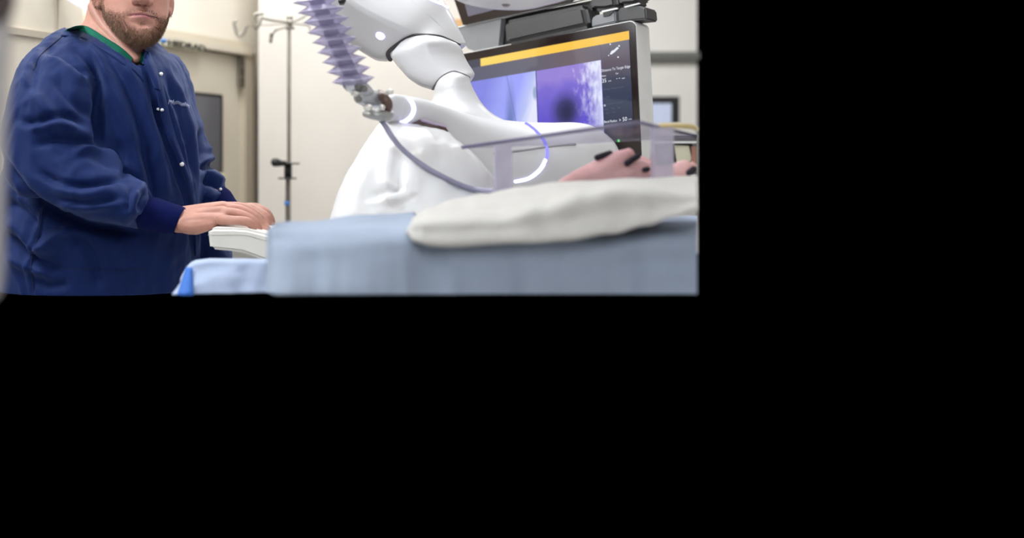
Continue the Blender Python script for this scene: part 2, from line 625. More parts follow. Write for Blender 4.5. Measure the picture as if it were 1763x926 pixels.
# neck and upper chest under the clothes
loft(bm, [(160, -10, 262, -10, 2.40, .125), (151, 20, 256, 20, 2.40, .125), (146, 38, 252, 40, 2.395, .125), (128, 55, 252, 62, 2.385, .13), (118, 74, 254, 84, 2.37, .15),
          (125, 100, 256, 104, 2.355, .185), (120, 140, 254, 140, 2.36, .17), (110, 200, 258, 200, 2.37, .16), (90, 330, 262, 330, 2.38, .16), (90, 470, 262, 470, 2.38, .16)], 28, 2.1, 5)
# sternomastoid cords seen on the near side of the neck
tube(bm, [P(160, 12, 2.355), P(176, 40, 2.335), P(206, 74, 2.305), P(234, 102, 2.29)], [.012, .012, .011, .009], 10, 3)
# --- arms inside the sleeves
tube(bm, [P(100, 130, 2.30), P(95, 280, 2.22), P(180, 336, 2.165), P(250, 365, 2.14), P(312, 379, 2.135)], [.045, .040, .034, .0255, .0235], 14, 4)
tube(bm, [P(340, 318, 2.45), P(375, 347, 2.385), P(402, 363, 2.375)], [.022, .0215, .021], 14, 4)
# --- near (right) hand, palm down, fingers hooked over the console's top
tube(bm, [P(306, 380, 2.135), P(330, 383, 2.135), P(350, 384, 2.13)], [.0235, .0215, .018], 12)
for kx, ky, kY, wy, wY, r1 in ((384, 357, 2.185, 370, 2.165, .0135), (384, 358, 2.16, 372, 2.15, .0135), (383, 365, 2.135, 378, 2.13, .0125), (381, 377, 2.115, 385, 2.12, .0115)):
    tube(bm, [P(318, wy, wY), P(352, (wy + ky) / 2 - 1, (wY + kY) / 2), P(kx, ky, kY)], [.0185, .0155, r1], 10, 2)
tube(bm, [P(318, 388, 2.118), P(338, 390, 2.112), P(362, 385, 2.112)], [.016, .0165, .012], 10, 2)
for ch in ([(381, 378, 2.104, .0108), (400, 379, 2.086, .0090), (424, 381, 2.080, .0092), (433, 387, 2.082, .0078), (437, 395, 2.086, .0066)],
           [(384, 366, 2.132, .0112), (410, 367, 2.120, .0088), (433, 378, 2.116, .0092), (443, 389, 2.118, .0076), (447, 397, 2.120, .0064)],
           [(385, 359, 2.160, .0118), (414, 360, 2.152, .0090), (439, 374, 2.148, .0093), (452, 389, 2.148, .0077), (458, 397, 2.142, .0066)],
           [(386, 357, 2.188, .0118), (417, 356, 2.184, .0090), (442, 370, 2.180, .0092), (456, 387, 2.178, .0077), (462, 396, 2.170, .0066)],
           [(340, 386, 2.165, .014), (372, 384, 2.185, .0115), (398, 388, 2.195, .010), (416, 393, 2.195, .008)]):
    tube(bm, [P(x, y, Y) for x, y, Y, r in ch], [r for *_, r in ch], 10, 3)
# --- far (left) hand, closed over the console's edge
tube(bm, [P(398, 362, 2.380), P(414, 364, 2.360)], [.021, .018], 12)
for kx, ky, kY in ((440, 363, 2.310), (441, 359, 2.335), (440, 359, 2.360), (436, 362, 2.380)):
    tube(bm, [P(404, 364, 2.365), P(424, 360, (2.33 + kY) / 2), P(kx, ky, kY)], [.017, .0145, .0128], 10, 2)
for ch in ([(440, 363, 2.310, .0125), (455, 372, 2.297, .0112), (462, 385, 2.297, .0102), (458, 396, 2.303, .0085)],
           [(441, 359, 2.335, .0125), (458, 367, 2.327, .0112), (466, 382, 2.327, .0102), (463, 396, 2.331, .0085)],
           [(440, 359, 2.360, .0122), (455, 367, 2.353, .011), (463, 382, 2.353, .010), (461, 396, 2.355, .0085)],
           [(436, 362, 2.380, .0115), (449, 371, 2.377, .0102), (455, 385, 2.377, .0092), (452, 396, 2.377, .008)],
           [(412, 370, 2.335, .0145), (428, 381, 2.303, .012), (440, 390, 2.293, .0105), (449, 396, 2.293, .0085)]):
    tube(bm, [P(x, y, Y) for x, y, Y, r in ch], [r for *_, r in ch], 10, 3)
body = mk('body', bm, M['skin'], person)
remesh(body, 0.0023, 2, 0.5)

# pressed-in face and hand detail: nostrils, mouth line, knuckles
for v in body.data.vertices:
    hx, hy, hz = head_inv(v.co)
    if hy > .06 and -.02 < hz < .15 and abs(hx) < .07:
        d = 0
        d -= .0042 * math.exp(-((hz - .0450 - .0022 * math.cos(hx * 130)) / .0019) ** 2) * (1 if abs(hx) < .027 else 0)
        d -= .004 * math.exp(-((hz - .0290) / .005) ** 2 - (hx / .02) ** 2)
        d += .0025 * math.exp(-((hz - .0495) / .0035) ** 2 - (hx / .017) ** 2)
        d += .0032 * math.exp(-((hz - .0408) / .0042) ** 2 - (hx / .017) ** 2)
        for s in (-1, 1):
            d -= .006 * math.exp(-((hx - s * .0075) / .0038) ** 2 - ((hz - .0668) / .003) ** 2)
            d -= .009 * math.exp(-((hx - s * .032) / .014) ** 2 - ((hz - .124) / .009) ** 2)
        v.co += (head(hx, hy + d, hz) - head(hx, hy, hz))
body.data.update()

# eyes (above the picture's edge, for other views)
for s in (-1, 1):
    bm = bmesh.new()
    ball(bm, head(s * .032, .0735, .1235), .0125)
    e = mk('eye', bm, M['eye'], person)
    bm = bmesh.new()
    ball(bm, head(s * .032, .0815, .1235), .0058, (1, .8, 1))
    mk('iris', bm, mat('iris', (70, 96, 110), 0.1), e)


def lift(name, test, off, m, fuzz=0.0, parent=person):
    """a shell lifted off the body where test(head coordinates) holds"""
    me = body.data
    keep = {}
    bm = bmesh.new()
    dens = bm.verts.layers.float.new('density')
    for p in me.polygons:
        c = sum((me.vertices[i].co for i in p.vertices), V()) / len(p.vertices)
        t = test(*head_inv(c))
        if t <= 0:
            continue
        vs = []
        for i in p.vertices:
            if i not in keep:
                vv = me.vertices[i]
                tv = max(0.02, min(1, test(*head_inv(vv.co))))
                o_ = off * tv + fuzz * tv * noise.noise(vv.co * 330)
                keep[i] = bm.verts.new(vv.co + vv.normal * o_)
                keep[i][dens] = tv
            vs.append(keep[i])
        bm.faces.new(vs)
    return mk(name, bm, m, parent, normals=False)


def beard_mask(x, y, z):
    ax = abs(x)
    if z > .135 or z < -.022 or y < -.012:
        return 0
    j = noise.noise(V((x, y, z)) * 140) * .0045
    # upper limit: sideburn, cheek line down to the moustache
    if y < .018:
        up = .150
    elif y < .036:
        up = .150 - (y - .018) / .018 * .090
    elif ax > .031:
        up = .060 - (y - .036) * .16
    else:
        up = .0625 - .008 * max(0, min(1, (ax - .019) / .012)) ** 1.5
    if x > .03:
        up = min(up, .070)
    t = (up + j - z) / .007
    t = min(t, (y + .010 + j - max(0, .045 - z) * 1.25) / .007)   # back edge along the jaw
    if z < .0:
        t = min(t, (z + .020) / .006 + 0.3)
    # lips and the bare patches under their corners
    lip = ((x / .0255) ** 2 + ((z - .0458) / .0058) ** 2) ** .5
    if y > .05:
        bare = ((x / .0255) ** 2 + ((z - .0335) / .0125) ** 2) ** .5
        soul = ((x / .0085) ** 2 + ((z - .0285) / .0075) ** 2) ** .5
        j2 = noise.noise(V((x, y, z)) * 420) * .35
        t = min(t, max((bare - 1) * 1.5 + j2, (1 - soul) * .7 + j2))
        t = min(t, (lip - 1) * 2.2)
        if ax < .004 and z > .055:
            t = min(t, .25)
    return max(0, min(1, t))


hm = mat('beard_hair', (92, 66, 50), 0.65, vary=0.55, scale=120, bump=0.6, bscale=900, spec=0.3)
nt_ = hm.node_tree
at_ = nt_.nodes.new('ShaderNodeAttribute')
at_.attribute_name = 'density'
no_ = nt_.nodes.new('ShaderNodeTexNoise')
no_.inputs['Scale'].default_value = 520
no_.inputs['Detail'].default_value = 2
nt_.links.new(nt_.nodes['Texture Coordinate'].outputs['Object'], no_.inputs['Vector'])
m1 = nt_.nodes.new('ShaderNodeMath')
m1.operation = 'MULTIPLY_ADD'                                   # thin where the beard is sparse
m1.inputs[1].default_value = 1.15
m1.inputs[2].default_value = 0.14
nt_.links.new(at_.outputs['Fac'], m1.inputs[0])
m2 = nt_.nodes.new('ShaderNodeMath')
m2.operation = 'SUBTRACT'
nt_.links.new(m1.outputs[0], m2.inputs[0])
nt_.links.new(no_.outputs['Fac'], m2.inputs[1])
m3 = nt_.nodes.new('ShaderNodeMath')
m3.operation = 'MULTIPLY_ADD'
m3.use_clamp = True
m3.inputs[1].default_value = 7.0
m3.inputs[2].default_value = 0.5
nt_.links.new(m2.outputs[0], m3.inputs[0])
nt_.links.new(m3.outputs[0], nt_.nodes['Principled BSDF'].inputs['Alpha'])


def bear_off(x, y, z):
    lo_ = .80 if (abs(x) < .036 and y > .055) else .52
    return beard_mask(x, y, z) * (lo_ + (1 - lo_) * max(0, min(1, (.062 - z) / .035)))


beard = lift('beard', bear_off, 0.0050, hm, 0.0022)
# short strands standing off the beard
bm = bmesh.new()
fs = [p for p in body.data.polygons]
cand = []
for p in fs:
    c = body.data.vertices[p.vertices[0]].co
    x, y, z = head_inv(c)
    if -.03 < z < .14 and beard_mask(x, y, z) > .1:
        cand.append((c.copy(), p.normal.copy(), x, y, z))
for c, n, x, y, z in cand:
    for q in range(2):
        m_ = bear_off(x, y, z)
        if random.random() > m_ * 1.3 + .12:
            continue
        L = (.004 + .009 * max(0, min(1, (.05 - z) / .05))) * random.uniform(.5, 1.1) * (.4 + .6 * m_)
        c2 = c + V((random.uniform(-1, 1), random.uniform(-1, 1), random.uniform(-1, 1))) * .0014
        d = (n * random.uniform(.25, .7) + V((0, 0, -1)) * random.uniform(.4, .9) + V((random.uniform(-.3, .3), 0, 0))).normalized()
        sdir = d.cross(V((random.uniform(-1, 1), -1, random.uniform(-.4, .4)))).normalized() * .00034
        b0 = c2 + n * .0008
        a_, b_, t_ = bm.verts.new(b0 - sdir), bm.verts.new(b0 + sdir), bm.verts.new(b0 + d * L)
        bm.faces.new((a_, b_, t_))
st = mk('beard_hairs', bm, M['hair_strand'], person, smooth=False, normals=False)
st['kind'] = 'stuff'
lift('hair', lambda x, y, z: max(0, min(1, (z - (.175 if y > .05 else .135 if y > .02 else .085 - y * .1) - .004 * noise.noise(V((x, y, z)) * 90)) / .008)) if (y < .075 or z > .17) and not (abs(x) > .07 and -.035 < y < .02 and z < .135) else 0, .012, M['hair'], .003)
for s in (-1, 1):
    bm = bmesh.new()
    tube(bm, [head(s * .013, .0965, .143), head(s * .033, .0925, .149), head(s * .053, .076, .143)], [.0030, .0036, .0018], 8, 3)
    mk('eyebrow', bm, M['hair'], person)
lift('lips', lambda x, y, z: max(0, min(1, (1 - ((x / .0235) ** 2 + ((z - .0452 - .0008 * math.cos(x * 200)) / (.0052 if z < .0455 else .0034)) ** 2) ** .5) * 3)) if y > .07 else 0, .0006, M['lip'])

BF = bvh_of([body])
q = smooth_list([(232.5, 27.0), (243, 25.8), (252, 26.6), (262, 28.0), (270, 30.2), (274.5, 32.5)], 5)
bm = bmesh.new()
tube(bm, [surf(BF, x, y)[0] + V((0, -.0006, 0)) for x, y in q], [.0004] + [.0011] * (len(q) - 2) + [.0004], 6)
mk('mouth_line', bm, mat('mouth_shadow', (104, 58, 66), 0.6), person)

# --- jacket
bm = bmesh.new()
loft(bm, [(112, 52, 262, 60, 2.395, .10), (96, 62, 268, 72, 2.39, .15), (70, 84, 288, 92, 2.375, .23), (48, 108, 305, 110, 2.37, .28), (34, 140, 318, 140, 2.365, .31), (28, 180, 329, 180, 2.365, .33),
          (22, 230, 341, 230, 2.365, .34), (14, 290, 345, 290, 2.365, .35), (6, 340, 345, 340, 2.365, .35), (3, 400, 341, 400, 2.365, .34), (3, 450, 338, 450, 2.365, .33), (2, 540, 336, 540, 2.365, .32)], 40, 2.5, 6)
# near sleeve
loft(bm, [(66, 84, 132, 84, 2.31, .07), (44, 106, 152, 104, 2.28, .14), (30, 135, 163, 132, 2.25, .175), (19, 175, 170, 170, 2.225, .19), (12, 215, 172, 212, 2.21, .19), (7, 258, 174, 245, 2.20, .185),
          (10, 300, 180, 262, 2.19, .18), (32, 334, 192, 278, 2.175, .17), (75, 360, 206, 292, 2.165, .16), (128, 378, 222, 304, 2.155, .15), (175, 389, 238, 314, 2.15, .145), (212, 397, 253, 322, 2.145, .135), (233, 394, 260, 334, 2.142, .11), (240, 386, 258, 345, 2.14, .085)], 32, 2.2, 5)
# far sleeve
loft(bm, [(262, 100, 296, 92, 2.45, .08), (276, 125, 316, 112, 2.47, .12), (288, 160, 329, 150, 2.49, .14), (300, 200, 339, 195, 2.50, .14), (306, 225, 349, 218, 2.50, .14), (310, 250, 355, 240, 2.50, .13), (314, 285, 357, 268, 2.49, .13),
          (325, 318, 362, 286, 2.47, .12), (336, 340, 376, 299, 2.45, .12), (350, 356, 384, 316, 2.42, .11), (362, 362, 388, 328, 2.40, .09)], 26, 2.2, 5)
# front flap hanging behind the console
loft(bm, [(300, 380, 372, 380, 2.44, .10), (300, 420, 392, 420, 2.44, .12), (300, 470, 412, 470, 2.44, .12), (300, 540, 424, 540, 2.44, .12)], 24, 2.2, 5)
jacket = mk('jacket', bm, M['navy'], person)
remesh(jacket, 0.0055, 4, 0.5)
FOLD = [
    # sleeve against chest, armhole seam
    ('ridge', -.022, 7, [(148, 84), (163, 120), (169, 165), (170, 215), (168, 250)]),
    ('step', .006, 7, [(118, 53), (92, 74), (66, 98), (50, 130), (44, 175)]),
    ('ridge', -.006, 5, [(64, 96), (58, 130), (60, 165)]),
    ('ridge', .009, 11, [(70, 100), (110, 118), (146, 150)]),
    ('ridge', -.008, 7, [(76, 92), (115, 104), (152, 132)]),
    ('ridge', .010, 12, [(52, 150), (80, 190), (120, 225), (160, 240)]),
    ('ridge', -.008, 9, [(90, 130), (120, 170), (160, 205)]),
    ('ridge', -.010, 7, [(30, 205), (62, 212), (112, 200), (150, 215)]),
    ('ridge', .008, 8, [(48, 222), (90, 216), (130, 224)]),
    ('ridge', -.009, 7, [(60, 250), (100, 240), (150, 246), (176, 268)]),
    # elbow and forearm
    ('ridge', .012, 9, [(120, 262), (165, 262), (205, 284), (228, 300)]),
    ('ridge', -.012, 7, [(60, 290), (110, 318), (160, 318), (214, 306)]),
    ('ridge', .010, 12, [(90, 312), (140, 335), (200, 330)]),
    ('step', .008, 7, [(100, 345), (150, 352), (210, 346)]),
    ('ridge', -.008, 5, [(214, 310), (210, 285), (196, 272)]),
    ('ridge', -.010, 5, [(250, 328), (243, 350), (236, 362)]),
    ('ridge', .007, 5, [(236, 330), (228, 352), (232, 372)]),
    ('ridge', -.006, 4, [(244, 370), (232, 384), (226, 392)]),
    ('ridge', -.006, 4, [(228, 322), (222, 345), (218, 365)]),
    # sleeve lying over the body: shadowed crease below it
    ('ridge', -.020, 8, [(2, 262), (24, 308), (62, 350), (120, 380), (180, 396), (238, 400)]),
    # back and side
    ('step', .005, 4, [(74, 356), (68, 400), (54, 450), (58, 506)]),
    ('ridge', .012, 11, [(6, 375), (40, 400), (62, 430), (104, 420)]),
    ('ridge', -.010, 9, [(8, 400), (40, 424), (70, 452), (110, 462)]),
    ('ridge', .010, 8, [(62, 430), (90, 410), (124, 392)]),
    ('ridge', -.009, 8, [(12, 350), (40, 362), (70, 392)]),
    ('ridge', .010, 10, [(10, 440), (60, 462), (90, 468)]),
    ('ridge', -.008, 8, [(60, 478), (84, 490), (120, 488)]),
    ('step', .0025, 2.5, [(110, 462), (180, 465), (260, 462)]),
    ('ridge', -.010, 12, [(120, 400), (160, 440), (170, 500)]),
    ('ridge', .008, 14, [(190, 410), (220, 450), (240, 506)]),
    # chest: long drapes from the collar and shoulder
    ('ridge', .009, 8, [(140, 66), (178, 118), (212, 190), (236, 270), (246, 330)]),
    ('ridge', -.009, 7, [(124, 76), (160, 120), (188, 180), (205, 250), (212, 290)]),
    ('ridge', -.008, 8, [(170, 80), (208, 130), (236, 200), (258, 290), (268, 350)]),
    ('ridge', .008, 8, [(198, 92), (232, 140), (256, 205), (276, 280), (290, 350)]),
    ('ridge', .006, 6, [(180, 150), (196, 200), (205, 255)]),
    ('ridge', -.006, 6, [(232, 240), (256, 300), (266, 352)]),
    # front opening and far chest
    ('step', -.011, 5, [(246, 106), (262, 140), (272, 190), (284, 232), (300, 272), (318, 325), (330, 380), (334, 450)]),
    ('ridge', -.014, 5, [(266, 170), (274, 200), (284, 230)]),
    ('ridge', .006, 5, [(268, 120), (280, 160), (296, 205), (312, 260), (326, 330)]),
    ('ridge', .006, 5, [(290, 120), (308, 160), (324, 205), (334, 260), (338, 320)]),
    ('ridge', -.005, 5, [(284, 130), (302, 185), (318, 240), (330, 310)]),
    # far sleeve
    ('ridge', .010, 6, [(346, 282), (362, 268), (358, 248)]),
    ('ridge', -.012, 5, [(344, 290), (358, 286), (366, 292)]),
    ('ridge', .008, 5, [(346, 300), (366, 302), (384, 316)]),
    ('ridge', -.010, 5, [(346, 314), (366, 316), (384, 326)]),
    ('ridge', -.012, 6, [(346, 220), (348, 250), (345, 285)]),
]
folds(jacket, FOLD, 0.0040, (20, 20, 9), 3.1, 1.35)
# open neck, straight hem
bmj = bmesh.new()
bmj.from_mesh(jacket.data)
neck_poly = [(108, 20), (112, 49), (134, 52), (160, 62), (190, 81), (214, 97), (237, 113), (246, 113), (250, 92), (262, 62), (262, 10)]


def inside(x, y, poly):
    r = False
    j = len(poly) - 1
    for i in range(len(poly)):
        xi, yi = poly[i]
        xj, yj = poly[j]
        if (yi > y) != (yj > y) and x < (xj - xi) * (y - yi) / (yj - yi) + xi:
            r = not r
        j = i
    return r


kill = []
for f in bmj.faces:
    c = f.calc_center_median()
    x, y = px_of(c)
    if inside(x, y, neck_poly):
        kill.append(f)
bmesh.ops.delete(bmj, geom=kill, context='FACES')
HEM = ZC - (506 - CY) / F * 2.235
bmesh.ops.bisect_plane(bmj, geom=bmj.verts[:] + bmj.edges[:] + bmj.faces[:], plane_co=(0, 0, HEM), plane_no=(0, 0, -1), clear_outer=True)
es = [e for e in bmj.edges if e.is_boundary and all(abs(v.co.z - HEM) < 1e-5 for v in e.verts)]
if es:
    bmesh.ops.edgeloop_fill(bmj, edges=es)
bmj.to_mesh(jacket.data)
bmj.free()
for p in jacket.data.polygons:
    p.use_smooth = True
# trim the inner body at the same hem
bmj = bmesh.new()
bmj.from_mesh(body.data)
bmesh.ops.bisect_plane(bmj, geom=bmj.verts[:] + bmj.edges[:] + bmj.faces[:], plane_co=(0, 0, HEM + .02), plane_no=(0, 0, -1), clear_outer=True)
bmj.to_mesh(body.data)
bmj.free()
BJ = bvh_of([jacket, body])
BJO = bvh_of([jacket])


def band(name, top, bot, m, th=0.004, bvh=BJ, lift_=0.002, parent=person, k=6):
    """strip of cloth lying on the body between two picture lines"""
    a = smooth_list([tuple(map(float, p)) for p in top], k)
    b = smooth_list([tuple(map(float, p)) for p in bot], k)
    bm = bmesh.new()
    rows = []
    prev = None
    for (x0, y0), (x1, y1) in zip(a, b):
        row = []
        for t in (0, .33, .67, 1):
            x, y = x0 + (x1 - x0) * t, y0 + (y1 - y0) * t
            p, n = surf(bvh, x, y)
            row.append([p.y, x, y])
        rows.append(row)
    ys = [[c[0] for c in r] for r in rows]
    for it in range(4):                                      # even out the depth along the strip
        ys = [[(ys[max(0, i - 1)][j] + ys[i][j] * 2 + ys[min(len(ys) - 1, i + 1)][j]) / 4 for j in range(4)] for i in range(len(ys))]
    fr, bk = [], []
    for r, yy in zip(rows, ys):
        d = [0, th, th, 0]
        fr.append([bm.verts.new(P(c[1], c[2], Y - lift_ - q)) for c, Y, q in zip(r, yy, d)])
        bk.append([bm.verts.new(P(c[1], c[2], Y + .012)) for c, Y in zip(r, yy)])
    for i in range(len(fr) - 1):
        for j in range(3):
            bm.faces.new((fr[i][j], fr[i][j + 1], fr[i + 1][j + 1], fr[i + 1][j]))
        bm.faces.new((fr[i][0], fr[i + 1][0], bk[i + 1][0], bk[i][0]))
        bm.faces.new((fr[i][3], bk[i][3], bk[i + 1][3], fr[i + 1][3]))
    return mk(name, bm, m, parent)


under = band('scrub_collar', [(118, 49), (134, 44), (152, 46), (180, 63), (208, 81), (228, 99)], [(110, 54), (134, 54), (158, 62), (184, 79), (208, 96), (226, 108)], M['green'], .003, BJ, .002)
band('scrub_collar', [(243, 90), (242, 98), (240, 107)], [(250, 92), (249, 104), (246, 114)], M['green'], .002, BJ, .004)
band('jacket_collar', [(112, 53), (134, 53), (158, 61), (184, 78), (210, 97), (232, 111), (243, 118)], [(104, 62), (130, 63), (154, 72), (178, 88), (204, 106), (232, 124), (248, 142)], M['navy'], .001, BJ, .0012)
band('jacket_collar', [(247, 84), (248, 98), (250, 112), (258, 132), (266, 152)], [(258, 90), (264, 104), (270, 118), (274, 136), (276, 154)], M['navy'], .005, BJ, .006)
band('placket', [(262, 128), (270, 165), (276, 195), (288, 234), (304, 272), (322, 325), (332, 380), (336, 440)], [(276, 126), (284, 160), (292, 195), (302, 232), (316, 272), (332, 325), (339, 380), (340, 440)], M['navy'], .004, BJO, .002, k=8)


def cuff(secs, name='cuff'):
    bm = bmesh.new()
    prof = []
    for i in range(72):
        a_ = 2 * math.pi * i / 72
        q = 1 + (.012 if i % 2 else -.012)
        prof.append((math.cos(a_) * q, math.sin(a_) * q))
    loft(bm, secs, prof=prof, k=4, cap=False)
    return mk(name, bm, M['navy_knit'], person)


cuff([(236, 391, 254, 337, 2.14, .074), (252, 396, 272, 341, 2.138, .072), (272, 400, 294, 349, 2.136, .066), (292, 402, 312, 355, 2.135, .062), (301, 403, 319, 358, 2.135, .058)])
cuff([(352, 366, 384, 320, 2.40, .074), (366, 374, 396, 329, 2.385, .066), (380, 380, 405, 343, 2.365, .060), (388, 382, 410, 349, 2.355, .057)])


def snap(px, py, r=.0042):
    p, n = surf(BJ, px, py)
    bm = bmesh.new()
    bmesh.ops.create_cone(bm, cap_ends=True, segments=16, radius1=r, radius2=r * .8, depth=.003)
    bmesh.ops.create_cone(bm, cap_ends=True, segments=12, radius1=r * .55, radius2=r * .4, depth=.0042)
    n = (n + V((0, -1, 0)) * .6).normalized()
    bmesh.ops.transform(bm, matrix=Matrix.Translation(p + n * .0055) @ n.to_track_quat('Z', 'Y').to_matrix().to_4x4(), verts=bm.verts[:])
    o = mk('snap_button', bm, M['silver'], person)
    o['label'] = 'small round white metal snap on the jacket'


for q in ((275.5, 129, .0042), (274.5, 188, .003), (280, 189, .0036), (313, 282, .0048), (380, 329, .0036)):
    snap(*q)
# embroidered script on the far chest
bm = bmesh.new()
prev = None
zig = []
NE = 40
for i in range(NE):
    t = i / (NE - 1)
    x = 290 + 36 * t + (.5 if i % 2 else 0)
    y = 176.5 + 2.0 * t + 9.5 * max(0, t - .35) ** 1.4
    h = (5.2 if i in (1, 2, 9, 10, 24, 31) else 3.2 + 1.0 * math.sin(i * 2.7)) * (-1 if i % 2 else .75)
    zig.append((x, y + h))
ydep = [surf(BJ, x, y)[0].y for x, y in zig]
for it in range(6):
    ydep = [(ydep[max(0, i - 1)] + 2 * ydep[i] + ydep[min(NE - 1, i + 1)]) / 4 for i in range(NE)]
tube(bm, [P(x, y, Y - .0035) for (x, y), Y in zip(zig, ydep)], .00062, 5)
o = mk('embroidery', bm, M['thread'], person)
o['label'] = 'pale embroidered script on the chest'
for nm, pts, r in (('side_seam', [(74, 358), (66, 405), (54, 450), (58, 500)], .0010), ('pocket_stitching', [(112, 462), (150, 464), (200, 465), (255, 462)], .0006),
                   ('armhole_seam', [(116, 56), (92, 75), (68, 97), (58, 120)], .0009)):
    q = smooth_list([tuple(map(float, p)) for p in pts], 8)
    bm = bmesh.new()
    tube(bm, [surf(BJO, x, y)[0] + V((0, -.0004, 0)) for x, y in q], r, 6)
    mk(nm, bm, M['seam'], person)

# ---------------------------------------------------------------- control console under his hands
console = thing('control_console', P(420, 500, 2.16), 'white rounded control console under the bearded man\'s hands', 'control console')
prof_top = [(358, 399), (360, 394), (368, 392.5), (400, 392.5), (425, 394), (450, 400), (480, 408), (520, 420)]
prof_mid = [(520, 428), (480, 420), (450, 412), (424, 405), (400, 404), (358.5, 404.5)]
prof_bot = [(358.5, 404.5), (400, 404), (424, 405), (450, 412), (480, 420), (520, 428), (520, 468), (480, 458), (440, 443), (418, 435), (400, 432.5), (364, 429), (361, 424)]
bm = bmesh.new()
prism(bm, [P(x, y, 2.045) for x, y in prof_top + prof_bot[5:]], V((0, .30, 0)))
bmesh.ops.recalc_face_normals(bm, faces=bm.faces[:])
bevel(bm, .007, 3, 0.9)
mk('shell', bm, M['console'], console, smooth=False)
bm = bmesh.new()
tube(bm, [P(x, y, 2.0448) for x, y in prof_mid[::-1][:5]], .0007, 6, 5)
mk('seam', bm, mat('console_seam', (186, 182, 176), 0.6), console)
bm = bmesh.new()
prism(bm, [P(400, 425, 2.10), P(470, 430, 2.10), P(470, 500, 2.10), P(400, 500, 2.10)], V((0, .2, 0)))
bevel(bm, .01, 3)
mk('column', bm, M['console'], console, smooth=False)
bm = bmesh.new()
ball(bm, P(478, 405, 2.04), .0026)
o = mk('indicator_lamp', bm, glow('console_led', (255, 255, 255), 1.4), console)

# ---------------------------------------------------------------- infusion stand
YP = 3.55
iv = thing('infusion_stand', P(493, 600, YP), 'thin steel infusion pole with wire hooks standing against the cream wall', 'infusion stand')
iv.location.z = 0.65
bm = bmesh.new()
tube(bm, [P(497.5, 398, YP), P(497.5, 32, YP)], .0062, 14)
mk('pole', bm, M['steel'], iv)
bm = bmesh.new()
tube(bm, [P(495, 500, YP), P(495, 300, YP)], .0066, 14)
mk('lower_tube', bm, mat('dark_steel', (104, 98, 92), 0.4, 0.6), iv)
bm = bmesh.new()
for y0, y1, r in ((28.5, 31.5, .0105), (31.5, 47, .0085), (47, 50, .016)):
    tube(bm, [P(499, y1, YP), P(499, y0, YP)], r, 14, 1, False)
mk('hub', bm, M['steel'], iv)
YH = YP - .02
HK = [[(497, 39, YH), (470, 35.5, YH - .03), (453, 32, YH - .06), (450, 30, YH - .06), (447, 40, YH - .06), (441, 49, YH - .06), (437.5, 38, YH - .06), (437.5, 27, YH - .06), (444, 23.5, YH - .06), (451, 24, YH - .06)],
      [(497, 42, YH), (460, 43, YH + .05), (428, 45, YH + .09), (424, 47, YH + .1), (420, 56, YH + .1), (415, 61.5, YH + .1), (409, 59, YH + .1), (405, 48, YH + .1), (403, 39, YH + .1), (406, 36.5, YH + .1)],
      [(497, 46, YH - .02), (482, 50, YH - .08), (470, 55, YH - .12), (467, 64, YH - .12), (466, 71, YH - .12)],
      [(500, 41, YH), (515, 42, YH + .04), (530, 43.5, YH + .08), (533, 48, YH + .1), (536, 58, YH + .1)],
      [(500, 39, YH - .02), (512, 35, YH - .05), (524, 29, YH - .08), (531, 22, YH - .08)]]
for i, h in enumerate(HK):
    bm = bmesh.new()
    rr = [.0026] * len(h)
    if i == 1:
        rr = [.0018] * 3 + [.0055] * 7
    elif i == 0:
        rr = [.0035] * 4 + [.0055] * 6
    elif i == 2:
        rr = [.003] * 2 + [.006] * 3
    tube(bm, [P(*q) for q in h], rr, 10, 4)
    mk('hook', bm, M['steel'], iv)
bm = bmesh.new()
tube(bm, [P(496, 306, YP), P(496, 281, YP)], .0125, 16, 1, False)
for y in (281.5, 307):
    tube(bm, [P(497 - (2 if y > 300 else -3), y + 1.3, YP - .004), P(497 - (2 if y > 300 else -3), y - 1.3, YP - .004)], .030, 20, 1, False)
mk('clamp', bm, M['black'], iv)
bm = bmesh.new()
tube(bm, [P(490, 281, YP - .02), P(482, 281, YP - .03)], .0085, 12)
tube(bm, [P(483, 281, YP - .03), P(474, 279.5, YP - .04)], [.010, .0145], 14)
mk('clamp_knob', bm, M['black'], iv)
bm = bmesh.new()
tube(bm, [P(494, 353.5, YP - .002), P(494, 346, YP - .002)], .0085, 14, 1, False)
mk('collar', bm, mat('blue_plastic', (58, 122, 196), 0.45), iv)

# ---------------------------------------------------------------- robot arm
robot = thing('robot_arm', P(930, 480, 2.22), 'white surgical robot arm with glowing ring lights, bent in front of the monitor', 'robot')
def chaikin(p):
    o_ = []
    for i in range(len(p)):
        a_, b_ = p[i], p[(i + 1) % len(p)]
        o_ += [(a_[0] * .75 + b_[0] * .25, a_[1] * .75 + b_[1] * .25), (a_[0] * .25 + b_[0] * .75, a_[1] * .25 + b_[1] * .75)]
    return o_


def crease(t):
    c = .62 - 1.02 * t
    return chaikin([(-1, .35), (-.98, -.25), ((c - 1) * .5, -.70), (c - .05, -.99), (c + .05, -1.0), ((c + 1) * .5, -.60), (.95, -.22), (1, .15), (.93, .55), (.5, .95), (0, 1), (-.5, .95), (-.9, .75)])


